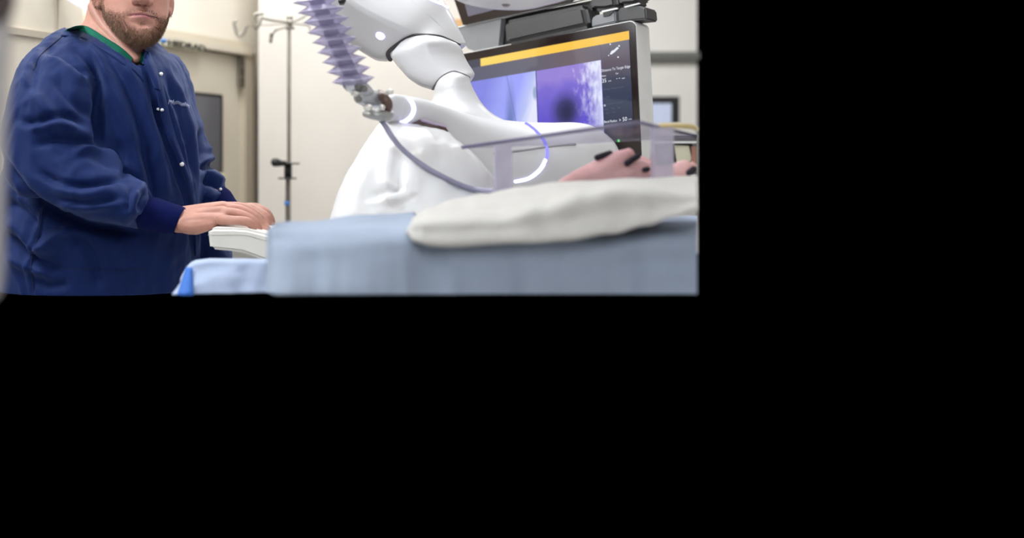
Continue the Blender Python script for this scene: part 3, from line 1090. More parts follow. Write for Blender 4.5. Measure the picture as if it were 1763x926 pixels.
bm = bmesh.new()
loft(bm, [(560, -140, 490, -60, 2.30, .24), (620, -95, 540, 5, 2.30, .25), (690, -55, 582, 58, 2.30, .25), (750, -15, 640, 99, 2.30, .24), (776, 22, 660, 104, 2.30, .22), (789, 48, 668, 103, 2.29, .20), (801, 70, 672, 101, 2.285, .18),
          (803, 77, 676, 101, 2.28, .15), (797, 83, 680, 99, 2.285, .11)], prof=crease, k=6)
mk('shoulder_housing', bm, M['white'], robot)
fprof = chaikin([(-1, .3), (-.95, -.3), (-.6, -.75), (-.15, -1), (.05, -1), (.5, -.8), (.93, -.35), (1, .2), (.7, .8), (0, 1), (-.7, .8)])
bm = bmesh.new()
loft(bm, [(712, 62, 752, 60, 2.235, .06), (696, 67, 770, 66, 2.225, .10), (682, 80, 786, 74, 2.22, .12), (673, 94, 796, 84, 2.22, .125), (680, 108, 801, 96, 2.22, .13), (691, 121, 808, 110, 2.215, .13), (703, 134, 816, 122, 2.21, .13), (722, 147, 818, 129, 2.205, .13), (740, 153, 813, 138, 2.205, .12), (748, 155, 808, 143, 2.21, .09)], prof=fprof, k=5)
mk('forearm', bm, M['white'], robot)
bm = bmesh.new()
loft(bm, [(766, 126, 790, 122, 2.15, .04), (755, 137, 806, 130, 2.145, .075), (749, 150, 811, 143, 2.145, .09), (747, 163, 819, 160, 2.145, .10), (741, 178, 832, 180, 2.14, .115), (728, 194, 852, 198, 2.13, .13), (715, 212, 890, 216, 2.13, .14)], prof=fprof, k=5)
mk('wrist_link', bm, M['white'], robot)
bm = bmesh.new()
loft(bm, [(693, 163, 688, 212, 1.985, .052), (702, 165, 694, 217, 1.99, .058), (722, 169, 712, 222, 2.00, .064), (748, 176, 736, 230, 2.02, .075), (786, 190, 762, 250, 2.05, .095), (822, 201, 800, 285, 2.08, .125), (862, 206, 850, 322, 2.11, .155),
          (905, 210, 905, 338, 2.13, .175), (950, 211, 962, 342, 2.14, .18), (992, 211, 1008, 342, 2.15, .17), (1022, 219, 1036, 338, 2.16, .15), (1045, 235, 1053, 330, 2.16, .12), (1058, 250, 1062, 318, 2.16, .08), (1065, 266, 1066, 300, 2.16, .03)], 32, 2.4, 6)
base = mk('instrument_base', bm, M['white'], robot)
bm = bmesh.new()
loft(bm, [(667, 168, 664, 205, 1.955, .036), (670, 163, 664, 209, 1.957, .044), (680, 162, 673, 211, 1.965, .050), (697, 164, 690, 213, 1.985, .052)], 28, 2.1, 5)
mk('nose_cap', bm, M['white'], robot)
BB = bvh_of([base] + [o for o in robot.children if o.name.startswith(('nose_cap', 'wrist_link'))])
BR = bvh_of([o for o in robot.children])


def on_tube(name, pts, r, m, bvh, lift_=0.0, parent=robot, k=6, label=None, n=8):
    q = smooth_list([tuple(map(float, p)) for p in pts], k)
    rr = r if hasattr(r, '__len__') else None
    ys = [surf(bvh, p[0], p[1])[0].y for p in q]
    for it in range(5):
        ys = [(ys[max(0, i - 1)] + 2 * ys[i] + ys[min(len(ys) - 1, i + 1)]) / 4 for i in range(len(ys))]
    bm = bmesh.new()
    rads = [rr[0] + (rr[1] - rr[0]) * i / (len(q) - 1) for i in range(len(q))] if rr else r
    tube(bm, [P(p[0], p[1], Y - lift_) for p, Y in zip(q, ys)], rads, n)
    o_ = mk(name, bm, m, parent)
    if label:
        o_['label'] = label
    return o_


on_tube('ring_light', [(706, 172), (711, 181), (712, 191), (707, 201), (698, 208), (690, 211)], .0044, M['led'], BB, .000, label='short glowing crescent at the narrow end')
on_tube('ring_light', [(906, 213), (921, 224), (934, 239), (941, 254), (942, 268), (938, 281)], .0032, M['led_soft'], BB, .000, label='violet upper arc of the large ring light')
on_tube('ring_light', [(939, 276), (932, 289), (921, 300), (907, 308), (888, 312)], .0040, M['led'], BB, .000, label='white lower arc of the large ring light')
on_tube('joint_gap', [(672, 102), (668, 94), (672, 86), (690, 72), (706, 63), (722, 60), (755, 62), (775, 69), (792, 77)], (.0052, .0018), M['gap'], BR, .001)
on_tube('joint_gap', [(745, 154), (750, 144), (762, 131), (780, 123), (796, 127), (808, 133)], .0020, mat('soft_gap', (120, 114, 120), 0.6), BR, .001)
on_tube('light_strip', [(736, -3), (745, 1), (757, 6), (770, 13)], .0030, M['led'], BR, .001)
on_tube('parting_line', [(700, -6), (724, 14), (745, 32), (764, 50)], .0006, mat('pale_seam', (214, 214, 220), 0.6), BR, -.0002)
p_, n_ = surf(BR, 655, 61)
bm = bmesh.new()
bmesh.ops.create_cone(bm, cap_ends=True, segments=20, radius1=.0105, radius2=.009, depth=.006)
nn = n_
bmesh.ops.transform(bm, matrix=Matrix.Translation(p_ + nn * .001) @ nn.to_track_quat('Z', 'Y').to_matrix().to_4x4(), verts=bm.verts[:])
mk('button_light', bm, M['led'], robot)
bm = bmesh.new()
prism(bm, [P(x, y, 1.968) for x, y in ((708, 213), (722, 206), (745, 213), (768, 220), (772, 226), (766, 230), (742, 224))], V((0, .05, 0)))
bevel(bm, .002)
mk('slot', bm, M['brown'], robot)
bm = bmesh.new()
tube(bm, [P(727, 207, 1.968), P(766, 219, 1.972)], .0030, 10)
mk('slot_highlight', bm, mat('violet_grey_highlight', (176, 160, 186), 0.3), robot)  # violet highlight along the slot's top, put in as a coloured tube
on_tube('lower_groove', [(850, 264), (890, 260), (940, 253), (990, 248)], .0026, mat('groove_grey', (150, 150, 154), 0.5), BB, -.0006)
bm = bmesh.new()
prism(bm, [P(x, y, 2.02) for x, y in ((582, 0), (596, -2), (592, 4), (585, 5))], V((0, .03, 0)))
mk('bolt', bm, M['black'], robot)

# ---------------------------------------------------------------- corrugated clear tube with its metal fitting
YT = 1.86
bel = thing('corrugated_tube', P(640, 175, YT), 'clear violet corrugated tube hanging from the top edge to a shiny metal fitting', 'tube')
axis0, axis1 = V((541, -8)), V((612, 146))
bm = bmesh.new()
rings = []
NT = 9
prev_dir = None
n = 30
R3 = (P(axis1.x, axis1.y, YT) - P(axis0.x, axis0.y, YT)).normalized()
tilt_x = V((1, 0, -.04)).normalized()
tilt_y = R3.cross(tilt_x).normalized()
tilt_x = (V((1, 0, 0.03)) - R3 * 0.25 * V((1, 0, 0.03)).dot(R3)).normalized()
tilt_y = V((0, 1, 0.10)).normalized()
tips = []
for i in range(2 * NT + 1):
    t = i / (2 * NT)
    c = axis0 + (axis1 - axis0) * t
    c3 = P(c.x, c.y, YT)
    r = (.0415 if i % 2 else .0205) * (1 - .10 * t)
    rings.append([bm.verts.new(c3 + (tilt_x * math.cos(2 * math.pi * j / n) + tilt_y * math.sin(2 * math.pi * j / n)) * r) for j in range(n)])
for r0, r1 in zip(rings, rings[1:]):
    for j in range(n):
        bm.faces.new((r0[j], r0[(j + 1) % n], r1[(j + 1) % n], r1[j]))
mk('bellows', bm, M['bellows'], bel, smooth=False)
bm = bmesh.new()
tube(bm, [P(539, -12, YT), P(576, 68, YT), P(614, 150, YT)], .0125, 14)
mk('inner_tube', bm, M['bellow_core'], bel)
bm = bmesh.new()
tube(bm, [P(606, 142, YT), P(622, 153, YT + .01), P(632, 163, YT + .02)], [.017, .015, .014], 16)
mk('end_collar', bm, M['chrome'], bel)
for (x, y, q) in ((617, 148, .007), (627, 153, .006), (618, 171, .006)):
    bm = bmesh.new()
    ball(bm, P(x, y, YT - .012), q)
    mk('rubber_knob', bm, mat('grey_rubber', (120, 118, 114), 0.5), bel)
bm = bmesh.new()
tube(bm, [P(620, 168, YT + .01), P(634, 170, YT + .02), P(653, 172, YT + .04)], [.011, .0155, .0165], 20)
mk('barrel', bm, mat('satin_grey_metal', (196, 200, 204), 0.25, 0.5), bel)
bm = bmesh.new()
tube(bm, [P(653, 158, YT + .03), P(661, 168, YT + .01), P(668, 181, YT + .01), P(668, 195, YT + .02)], [.004, .0085, .0085, .004], 12, 5)
mk('brown_ring', bm, mat('brown_ring', (104, 80, 72), 0.35), bel)
bm = bmesh.new()
tube(bm, [P(630, 196, YT + .01), P(646, 198, YT), P(664, 200, YT + .01), P(672, 198, YT + .03)], [.006, .009, .010, .008], 14, 4)
mk('lower_clamp', bm, mat('worn_metal', (172, 172, 172), 0.35, 0.4), bel)
for (x, y, q, s) in ((634, 185, .0062, 1.4), (658, 185, .0056, 1), (612, 161, .0056, 1.5), (671, 158, .006, 1.1)):
    bm = bmesh.new()
    ball(bm, P(x, y, YT - .008), q, (s, 1, .9))
    mk('highlight_bead', bm, mat('highlight_white', (236, 232, 224), 0.15, 0.3), bel)  # pale beads stand in for white highlights on the metal fitting

bm = bmesh.new()
tube(bm, [P(x, y, Y) for x, y, Y in ((655, 205, 1.88), (664, 218, 1.865), (674, 234, 1.86), (690, 254, 1.86), (712, 273, 1.86), (740, 292, 1.86), (772, 309, 1.86), (800, 321, 1.86), (826, 327, 1.85), (856, 330, 1.80))], .0046, 12, 6)
tag(mk('cable', bm, M['cable']), 'grey violet cable looping from the metal fitting down across the white plastic sheet', 'cable')

# ---------------------------------------------------------------- white plastic sheet hanging from the arm
bm = bmesh.new()
loft(bm, [(662, 206, 742, 222, 2.00, .05), (652, 216, 768, 226, 1.985, .08), (636, 238, 788, 244, 1.97, .115), (612, 275, 816, 270, 1.955, .15), (592, 312, 842, 300, 1.945, .17), (577, 350, 860, 322, 1.94, .18), (567, 388, 872, 345, 1.935, .19), (560, 430, 885, 400, 1.935, .19)], 72, 2.2, 9)
sheet = mk('plastic_sheet', bm, M['sheet'])
folds(sheet, [('ridge', .008, 7, [(676, 245), (668, 290), (672, 330)]), ('ridge', -.007, 7, [(690, 250), (684, 300), (680, 335)]), ('step', .008, 9, [(640, 345), (668, 338), (690, 330)]),
              ('ridge', .007, 9, [(720, 250), (716, 300), (700, 345)]), ('ridge', -.006, 8, [(742, 250), (760, 290), (800, 330)]), ('ridge', .006, 8, [(640, 275), (618, 330), (606, 385)]),
              ('ridge', .008, 6, [(655, 372), (668, 345), (678, 336)]), ('ridge', -.005, 6, [(705, 340), (690, 365), (700, 385)]), ('ridge', .008, 7, [(775, 245), (812, 280), (846, 318)])], .0022, (26, 26, 10), 8.0)
tag(sheet, 'white plastic sheet hanging in a cone below the robot arm', 'plastic sheet')

# ---------------------------------------------------------------- monitor
TH, RO, TI = math.radians(45), math.radians(4.5), math.radians(2.5)
r_ = V((math.cos(TH), -math.sin(TH), 0))
n0 = V((-math.sin(TH), -math.cos(TH), 0))
u_ = V((0, 0, 1)) * math.cos(TI) - n0 * math.sin(TI)
n_m = r_.cross(u_)
RR = r_ * math.cos(RO) + u_ * math.sin(RO)
UU = u_ * math.cos(RO) - r_ * math.sin(RO)
NN = n_m
O = P(1093, 35, 2.42)


def ml(px, py, off=0.0):
    """picture point -> coordinates in the monitor's own front plane (right, up)"""
    d = P(px, py, 1.0) - EYE
    t = (O + NN * off - EYE).dot(NN) / d.dot(NN)
    q = EYE + d * t - O
    return q.dot(RR), q.dot(UU)


def MP(r, u, n_=0.0):
    return O + RR * r + UU * u + NN * n_


mon = thing('monitor', MP(-.25, -.31, -.03), 'large tilted medical monitor with an orange bar and violet images, silver edged', 'monitor')


def mquad(name, r0, r1, u0, u1, off, m, parent, depth=.0012):
    """flat piece on the monitor's face with its own 0-1 coordinates"""
    bm = bmesh.new()
    uv = bm.loops.layers.uv.new('UVMap')
    vs = [bm.verts.new(MP(a_, b_, off)) for a_, b_ in ((r0, u0), (r1, u0), (r1, u1), (r0, u1))]
    f = bm.faces.new(vs)
    for l, c in zip(f.loops, ((0, 0), (1, 0), (1, 1), (0, 1))):
        l[uv].uv = c
    bk = [bm.verts.new(v.co - NN * depth) for v in vs]
    for i in range(4):
        j = (i + 1) % 4
        bm.faces.new((vs[j], vs[i], bk[i], bk[j]))
    return mk(name, bm, m, parent, smooth=False, normals=False)


def rounded(r0, r1, u0, u1, rad, n=6):
    pts = []
    for cx_, cy_, a0 in ((r1 - rad, u1 - rad, 0), (r0 + rad, u1 - rad, 90), (r0 + rad, u0 + rad, 180), (r1 - rad, u0 + rad, 270)):
        for i in range(n + 1):
            a_ = math.radians(a0 + 90 * i / n)
            pts.append((cx_ + rad * math.cos(a_), cy_ + rad * math.sin(a_)))
    return pts


RL, UB = -.52, -.310
bm = bmesh.new()
prism(bm, [MP(a_, b_, -.003) for a_, b_ in rounded(RL, .001, UB, .002, .016)], -NN * .055)
bmesh.ops.recalc_face_normals(bm, faces=bm.faces[:])
mk('casing', bm, M['silver'], mon, smooth=False)
bm = bmesh.new()
prism(bm, [MP(a_, b_, .0) for a_, b_ in rounded(RL + .001, -.0005, UB + .003, -.0005, .014)], -NN * .006)
mk('bezel', bm, M['bezel'], mon, smooth=False)


def screen_mat(name, build):
    m = bpy.data.materials.new(name)
    m.use_nodes = True
    nt = m.node_tree
    nt.nodes.remove(nt.nodes['Principled BSDF'])
    e = nt.nodes.new('ShaderNodeEmission')
    gl = nt.nodes.new('ShaderNodeBsdfGlossy')
    gl.inputs['Roughness'].default_value = 0.05
    gl.inputs['Color'].default_value = (.04, .04, .04, 1)
    ad = nt.nodes.new('ShaderNodeAddShader')
    nt.links.new(e.outputs[0], ad.inputs[0])
    nt.links.new(gl.outputs[0], ad.inputs[1])
    nt.links.new(ad.outputs[0], nt.nodes['Material Output'].inputs[0])
    tc = nt.nodes.new('ShaderNodeTexCoord')
    sp = nt.nodes.new('ShaderNodeSeparateXYZ')
    nt.links.new(tc.outputs['UV'], sp.inputs[0])
    build(nt, e, tc.outputs['UV'], sp.outputs['X'], sp.outputs['Y'])
    return m


def ramp(nt, fac, stops):
    r = nt.nodes.new('ShaderNodeValToRGB')
    el = r.color_ramp.elements
    while len(el) < len(stops):
        el.new(.5)
    for q, (p, c) in zip(el, stops):
        q.position = p
        q.color = lin(c) + (1,)
    nt.links.new(fac, r.inputs['Fac'])
    return r.outputs['Color']


def mathn(nt, op, a, b=None, clamp=False):
    q = nt.nodes.new('ShaderNodeMath')
    q.operation = op
    q.use_clamp = clamp
    for i, x in enumerate((a, b)):
        if x is None:
            continue
        if isinstance(x, (int, float)):
            q.inputs[i].default_value = x
        else:
            nt.links.new(x, q.inputs[i])
    return q.outputs[0]


def mixc(nt, fac, a, b, mode='MIX'):
    q = nt.nodes.new('ShaderNodeMix')
    q.data_type = 'RGBA'
    q.blend_type = mode
    for s, x in ((0, fac), (6, a), (7, b)):
        if isinstance(x, (int, float)):
            q.inputs[s].default_value = x
        elif isinstance(x, tuple):
            q.inputs[s].default_value = lin(x) + (1,)
        else:
            nt.links.new(x, q.inputs[s])
    return q.outputs[2]


def blob(nt, x, y, cx_, cy_, rx, ry, soft, rot=0.0):
    c_, s_ = math.cos(rot), math.sin(rot)
    dx, dy = mathn(nt, 'SUBTRACT', x, cx_), mathn(nt, 'SUBTRACT', y, cy_)
    ax = mathn(nt, 'DIVIDE', mathn(nt, 'ADD', mathn(nt, 'MULTIPLY', dx, c_), mathn(nt, 'MULTIPLY', dy, s_)), rx)
    ay = mathn(nt, 'DIVIDE', mathn(nt, 'SUBTRACT', mathn(nt, 'MULTIPLY', dy, c_), mathn(nt, 'MULTIPLY', dx, s_)), ry)
    d = mathn(nt, 'SQRT', mathn(nt, 'ADD', mathn(nt, 'MULTIPLY', ax, ax), mathn(nt, 'MULTIPLY', ay, ay)))
    return mathn(nt, 'DIVIDE', mathn(nt, 'SUBTRACT', 1 + soft, d), 2 * soft, True)


def line(nt, x, y, x0, y0, x1, y1, wd):
    L = math.hypot(x1 - x0, y1 - y0)
    nx, ny = -(y1 - y0) / L, (x1 - x0) / L
    d = mathn(nt, 'ABSOLUTE', mathn(nt, 'ADD', mathn(nt, 'ADD', mathn(nt, 'MULTIPLY', x, nx), mathn(nt, 'MULTIPLY', y, ny)), -(x0 * nx + y0 * ny)))
    return mathn(nt, 'SUBTRACT', 1.0, mathn(nt, 'DIVIDE', d, wd), True)


def noise_fac(nt, vec, scale, sx=1, sy=1, detail=4):
    mp = nt.nodes.new('ShaderNodeMapping')
    mp.inputs['Scale'].default_value = (sx, sy, 1)
    nt.links.new(vec, mp.inputs[0])
    q = nt.nodes.new('ShaderNodeTexNoise')
    q.inputs['Scale'].default_value = scale
    q.inputs['Detail'].default_value = detail
    nt.links.new(mp.outputs[0], q.inputs['Vector'])
    return q.outputs['Fac']


def b_bar(nt, e, uv, x, y):
    nt.links.new(ramp(nt, x, [(0, (255, 214, 108)), (.5, (250, 200, 84)), (1, (240, 188, 66))]), e.inputs[0])


def b_strip(nt, e, uv, x, y):
    nt.links.new(ramp(nt, x, [(0, (88, 90, 112)), (.45, (98, 98, 114)), (.8, (112, 100, 108)), (1, (108, 102, 114))]), e.inputs[0])


def b_side(nt, e, uv, x, y):
    nt.links.new(ramp(nt, y, [(0, (30, 34, 52)), (.12, (26, 36, 66)), (.35, (48, 58, 84)), (.6, (66, 70, 88)), (.78, (96, 86, 98)), (1, (108, 106, 118))]), e.inputs[0])


def b_left(nt, e, uv, x, y):
    # pale bronchial wall: blue at left, white at lower right, a dark fold between
    s = mathn(nt, 'ADD', mathn(nt, 'MULTIPLY', x, .9), mathn(nt, 'MULTIPLY', mathn(nt, 'SUBTRACT', 1.0, y), .32))
    c = ramp(nt, s, [(.30, (128, 132, 222)), (.52, (150, 158, 238)), (.74, (152, 158, 246)), (.90, (184, 194, 240)), (1.0, (226, 228, 252))])
    c = mixc(nt, mathn(nt, 'MULTIPLY', blob(nt, x, y, .625, .34, .062, .42, .55, -.05), .75), c, (92, 112, 164))
    c = mixc(nt, mathn(nt, 'MULTIPLY', line(nt, x, y, .60, 1.0, .735, .2, .012), .55), c, (86, 96, 168))
    c = mixc(nt, mathn(nt, 'MULTIPLY', line(nt, x, y, .74, .30, .965, .66, .008), .5), c, (222, 226, 255))
    c = mixc(nt, mathn(nt, 'MULTIPLY', blob(nt, x, y, .985, .72, .030, .085, .3), .75), c, (120, 150, 186))
    nt.links.new(c, e.inputs[0])


def b_right(nt, e, uv, x, y):
    c = ramp(nt, mathn(nt, 'ADD', y, mathn(nt, 'MULTIPLY', noise_fac(nt, uv, 5), .25)), [(.1, (84, 70, 190)), (.5, (104, 90, 200)), (.85, (122, 108, 206)), (1.1, (150, 132, 212))])
    w_ = mathn(nt, 'ADD', mathn(nt, 'MULTIPLY', mathn(nt, 'SUBTRACT', x, .66), 2.4), mathn(nt, 'MULTIPLY', mathn(nt, 'SUBTRACT', noise_fac(nt, uv, 8, 2.0, 1.0, 8), .5), 2.1))
    w_ = mathn(nt, 'MULTIPLY', w_, mathn(nt, 'ADD', .35, mathn(nt, 'MULTIPLY', y, 1.1)), True)
    edge = mathn(nt, 'MULTIPLY', mathn(nt, 'SUBTRACT', x, .82), 4.5, True)
    w_ = mathn(nt, 'MAXIMUM', w_, edge)
    c = mixc(nt, mathn(nt, 'MULTIPLY', w_, .92, True), c, (232, 236, 255))
    c = mixc(nt, mathn(nt, 'MULTIPLY', blob(nt, x, y, .435, .44, .20, .20, .42), .9), c, (66, 66, 112))
    c = mixc(nt, mathn(nt, 'MULTIPLY', blob(nt, x, y, .45, .42, .11, .12, .6), .85), c, (48, 48, 76))
    nt.links.new(c, e.inputs[0])


scr = mquad('display', -.475, -.0150, -.262, -.0205, .0004, screen_mat('display_dark', lambda nt, e, uv, x, y: nt.links.new(ramp(nt, y, [(0, (26, 26, 34)), (1, (70, 72, 88))]), e.inputs[0])), mon)
mquad('orange_bar', -.4275, -.0155, -.0400, -.0210, .0016, screen_mat('display_orange', b_bar), scr)
mquad('grey_strip', -.475, -.0885, -.0745, -.0402, .0016, screen_mat('display_grey', b_strip), scr)
mquad('left_image', -.475, -.2665, -.2600, -.0745, .0016, screen_mat('display_left', b_left), scr)
mquad('right_image', -.2640, -.0890, -.2600, -.0750, .0016, screen_mat('display_right', b_right), scr)
mquad('data_column', -.0880, -.0155, -.2480, -.0402, .0016, screen_mat('display_column', b_side), scr)


def mtext(s, px, py, size, m='text', squeeze=1.0):
    a_, b_ = ml(px, py, .0024)
    return text_mesh('readout', s, M[m], scr, MP(a_, b_, .0024), RR, UU, size, squeeze)


mtext('Distance To Target Edge', 1035.5, 124.0, .0082, 'text', .88)
mtext('Near', 1036, 132.5, .0056)
mtext('Far', 1060, 128.2, .0056)
mtext('35', 1036.5, 142.6, .0128, 'text', .9)
mtext('mm', 1047, 140.8, .0052)
mtext('- -', 1061, 137.6, .0120, 'text', .9)
mtext('mm', 1070.5, 136.2, .0052)
mtext('Airway Measurement', 1039, 155.5, .0058, 'text_dim')
mtext('-- mm', 1040, 168.5, .0056, 'text_dim')
mtext('Distance Traveled', 1045, 180.5, .0056, 'text_dim')
mtext('Near     Mid     Far', 1040, 190, .0054, 'text_dim')
mtext('-- mm   -- mm   --', 1040, 196.5, .0054, 'text_dim')
mtext('Bend Radius', 1040, 212.0, .0078, 'text', .86)
mtext('>', 1065.5, 209.6, .0105)
mtext('50', 1071.5, 208.9, .0128, 'text', .95)
mtext('mm', 1082, 206.6, .0052)
# scope icon at the top of the column: slanted body, three dots, round mark lower down
bm = bmesh.new()
pts = [ml(x, y, .0024) for x, y in ((1050, 93), (1053, 87.5), (1057, 86), (1063, 80.5), (1065, 83), (1058, 89.5), (1052, 94))]
prism(bm, [MP(a_, b_, .0026) for a_, b_ in pts], -NN * .001)
mk('scope_icon', bm, M['text'], scr, smooth=False)
for x, y, q, mm in ((1050.5, 76, .0017, 'text'), (1065.8, 79, .0019, 'text'), (1064, 98.3, .0017, 'text'), (1047.8, 95.5, .0012, 'text'), (1041, 181.5, .0026, 'text_mid')):
    a_, b_ = ml(x, y, .0024)
    bm = bmesh.new()
    prism(bm, [MP(a_ + q * math.cos(i * math.pi / 6), b_ + q * math.sin(i * math.pi / 6), .0026) for i in range(12)], -NN * .001)
    mk('icon_dot', bm, M[mm], scr, smooth=False)
a_, b_ = ml(1065, 242, .001)
bm = bmesh.new()
ball(bm, MP(a_, b_, .001), .0030)
o = mk('power_light', bm, M['led_green'], mon)
o['label'] = 'small green power light'


def mpoly(name, pts, off, depth, m, parent=mon, bev=0.0):
    bm = bmesh.new()
    prism(bm, [MP(*ml(x, y, off), off) for x, y in pts], -NN * depth)
    if bev:
        bmesh.ops.recalc_face_normals(bm, faces=bm.faces[:])
        bevel(bm, bev, 3)
    return mk(name, bm, m, parent, smooth=False)


# mounting head above the screen
mpoly('mount_plate', [(780, 48.5), (863, 31), (858, 79), (820, 89), (806, 84)], -.004, .04, M['grey_plastic'])
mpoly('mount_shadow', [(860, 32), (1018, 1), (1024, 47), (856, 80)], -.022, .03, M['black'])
mpoly('handle_roll', [(864, 35), (1005, 6), (1014, 46), (868, 78)], .012, .05, M['dark'], bev=.012)
mpoly('hinge_block', [(1017.5, 33), (1022, 27), (1058, 18), (1060, 38), (1018, 47.5)], -.002, .035, M['grey_plastic'], bev=.003)
mpoly('hinge_slot', [(1038, 22), (1052, 18.5), (1056, 19.5), (1049, 27), (1039, 29)], .0005, .004, M['black'])
mpoly('hinge_strip', [(1036, 18.5), (1063, 13), (1063, 15.5), (1036, 21.5)], .001, .004, M['silver'])
mpoly('hinge_block', [(1063.5, 16), (1067, 13), (1100, 9), (1111, 13), (1113, 32.5), (1064, 38)], -.004, .05, M['dark'], bev=.004)
mpoly('hinge_strip', [(1075, 11.2), (1100, 5), (1102, 6.4), (1076, 13.2)], .001, .004, M['silver'])
mpoly('hinge_roll', [(1007, -6), (1058, -14), (1062, 13), (1040, 18), (1018, 18)], -.006, .05, M['dark'], bev=.010)
mpoly('hinge_roll', [(1060, -12), (1100, -18), (1104, 3), (1090, 9), (1064, 11)], -.006, .05, M['dark'], bev=.010)
mpoly('edge_strip', [(782, 47.2), (962, 7), (1010, -4), (1010, -2.5), (962, 9), (782, 49.0)], -.001, .012, M['silver'])

# second screen above, mostly out of the picture
mon2 = thing('monitor', P(860, 20, 2.66), 'dark switched-off upper screen above the lit monitor, cut by the top edge', 'monitor')
mpoly('bezel', [(766, -46), (980, -90), (984, 2), (797, 43)], .006, .022, M['bezel'], mon2)
mpoly('dark_panel', [(790, -30), (970, -66), (975, -14), (806, 28.5)], .0075, .004, mat('dark_screen', (92, 90, 104), 0.1, vary=0.03), mon2)

# white equipment head hanging in front of the upper screen
bm = bmesh.new()
loft(bm, [(740, -80, 1040, -90, 1.90, .26), (757, -30, 1020, -34, 1.90, .24), (775, -10, 1002, -12, 1.90, .20), (797, 2, 978, -2, 1.90, .15), (824, 10, 950, 6, 1.90, .09), (850, 15, 925, 13, 1.90, .04), (876, 17, 905, 16.5, 1.90, .012)], 36, 2.1, 6)
lamp = mk('overhead_equipment', bm, mat('lamp_white', (226, 224, 224), 0.35, vary=0.02))
bl = bvh_of([lamp])
p_, n_ = surf(bl, 871, 8)
tag(lamp, 'white rounded equipment head hanging at the top edge before the dark upper screen', 'equipment')
bm = bmesh.new()
ball(bm, p_, .006, (1.2, .5, .7))
mk('mark', bm, mat('grey_mark', (150, 140, 142), 0.6), lamp)
bm = bmesh.new()
box(bm, P(779.5, 47, 3.86), V((.036, 0, 0)), V((0, .045, 0)), V((0, 0, .029)))
bevel(bm, .002)
tag(mk('wall_box', bm, M['tan'], smooth=False), 'small tan box on the cream wall, peeking out left of the upper dark screen', 'box')
# pale panel behind the man's neck
bm = bmesh.new()
prism(bm, [P(111, -2, 2.75), P(150, 20.5, 2.75), P(185, 42, 2.75), P(200, -60, 2.75), P(60, -60, 2.75)], V((0, .03, 0)))
bevel(bm, .003)
tag(mk('ceiling_panel', bm, mat('bright_white_panel', (246, 244, 248), 0.4), smooth=False), 'bright white slanted panel edge behind the bearded man\'s neck', 'panel')
# out-of-focus post at the left edge, close to the lens
post = thing('equipment_post', P(-10, 250, 0.80), 'blurred pale grey post along the left edge with a dark top', 'post')
bm = bmesh.new()
tube(bm, [P(-30, 488, .80), P(-26, 300, .80), P(-14, 30, .80)], .014, 20, 4)
mk('shaft', bm, M['post'], post)
bm = bmesh.new()
tube(bm, [P(-14, 6, .79), P(-8, -40, .79)], .016, 20)
mk('head', bm, M['post_dark'], post)

# ---------------------------------------------------------------- right side, behind
mb = thing('background_monitor', P(1140, 215, 5.4), 'small blurred black-framed screen beyond the lit monitor, at the right', 'monitor')
bm = bmesh.new()
box(bm, P(1100, 212, 5.4), P(1170, 212, 5.4) - P(1100, 212, 5.4), V((0, .06, 0)), P(1100, 166, 5.4) - P(1100, 212, 5.4))
bevel(bm, .01)
mk('casing', bm, M['black'], mb, smooth=False)
bm = bmesh.new()
box(bm, P(1102, 213, 5.385), P(1156, 213, 5.385) - P(1102, 213, 5.385), V((0, .01, 0)), P(1102, 178, 5.385) - P(1102, 213, 5.385))
mk('display', bm, mat('pale_blue_display', (176, 184, 206), 0.3), mb, smooth=False)

bm = bmesh.new()
box(bm, P(1120, 195, 5.455), V((.06, 0, 0)), V((0, .56, 0)), V((0, 0, .05)))
mk('wall_arm', bm, M['dark'], mb, smooth=False)
YC = 2.75
cart = thing('instrument_cart', P(1170, 250, YC), 'grey metal cart shelf behind the clear stand at the right edge', 'cart')
xr_ = 1200


def bx(name, x0, y0, x1, y1, Y, d, m, parent, bev=.003):
    bm = bmesh.new()
    box(bm, P(x0, y1, Y), P(x1, y1, Y) - P(x0, y1, Y), V((0, d, 0)), P(x0, y0, Y) - P(x0, y1, Y))
    bevel(bm, bev)
    return mk(name, bm, m, parent, smooth=False)


bx('shelf', 1131, 233, 1199, 243, YC, .12, mat('dark_steel_shelf', (112, 110, 116), 0.35, 0.4), cart)
bx('shelf_rim', 1131, 230.5, 1199, 233, YC - .005, .13, M['silver'], cart, .001)
bx('shelf_rim', 1131, 243, 1199, 246.5, YC - .005, .13, M['silver'], cart, .001)
bx('back_panel', 1128, 246.5, 1199, 300, YC + .06, .03, mat('cart_grey', (112, 112, 114), 0.5), cart)
card = thing('card_holder', P(1176, 290, 2.78), 'cream card in a dark holder under the cart shelf at the right edge', 'card')
bm = bmesh.new()
prism(bm, [P(x, y, 2.775) for x, y in ((1161, 250), (1186, 251), (1191, 275), (1178, 287), (1166, 281))], V((0, .004, 0)))
mk('card', bm, M['card'], card, smooth=False)
bm = bmesh.new()
prism(bm, [P(x, y, 2.78) for x, y in ((1155, 247), (1192, 247), (1196, 296), (1158, 296))], V((0, .02, 0)))
bevel(bm, .002)
mk('holder', bm, M['black'], card, smooth=False)
bm = bmesh.new()
box(bm, P(1191, 286, 2.77), P(1199, 286, 2.77) - P(1191, 286, 2.77), V((0, .03, 0)), P(1191, 252, 2.77) - P(1191, 286, 2.77))
bevel(bm, .003)
tag(mk('brown_box', bm, mat('reddish_brown', (176, 128, 112), 0.6), smooth=False), 'small reddish brown box right of the cream card at the right edge', 'box')

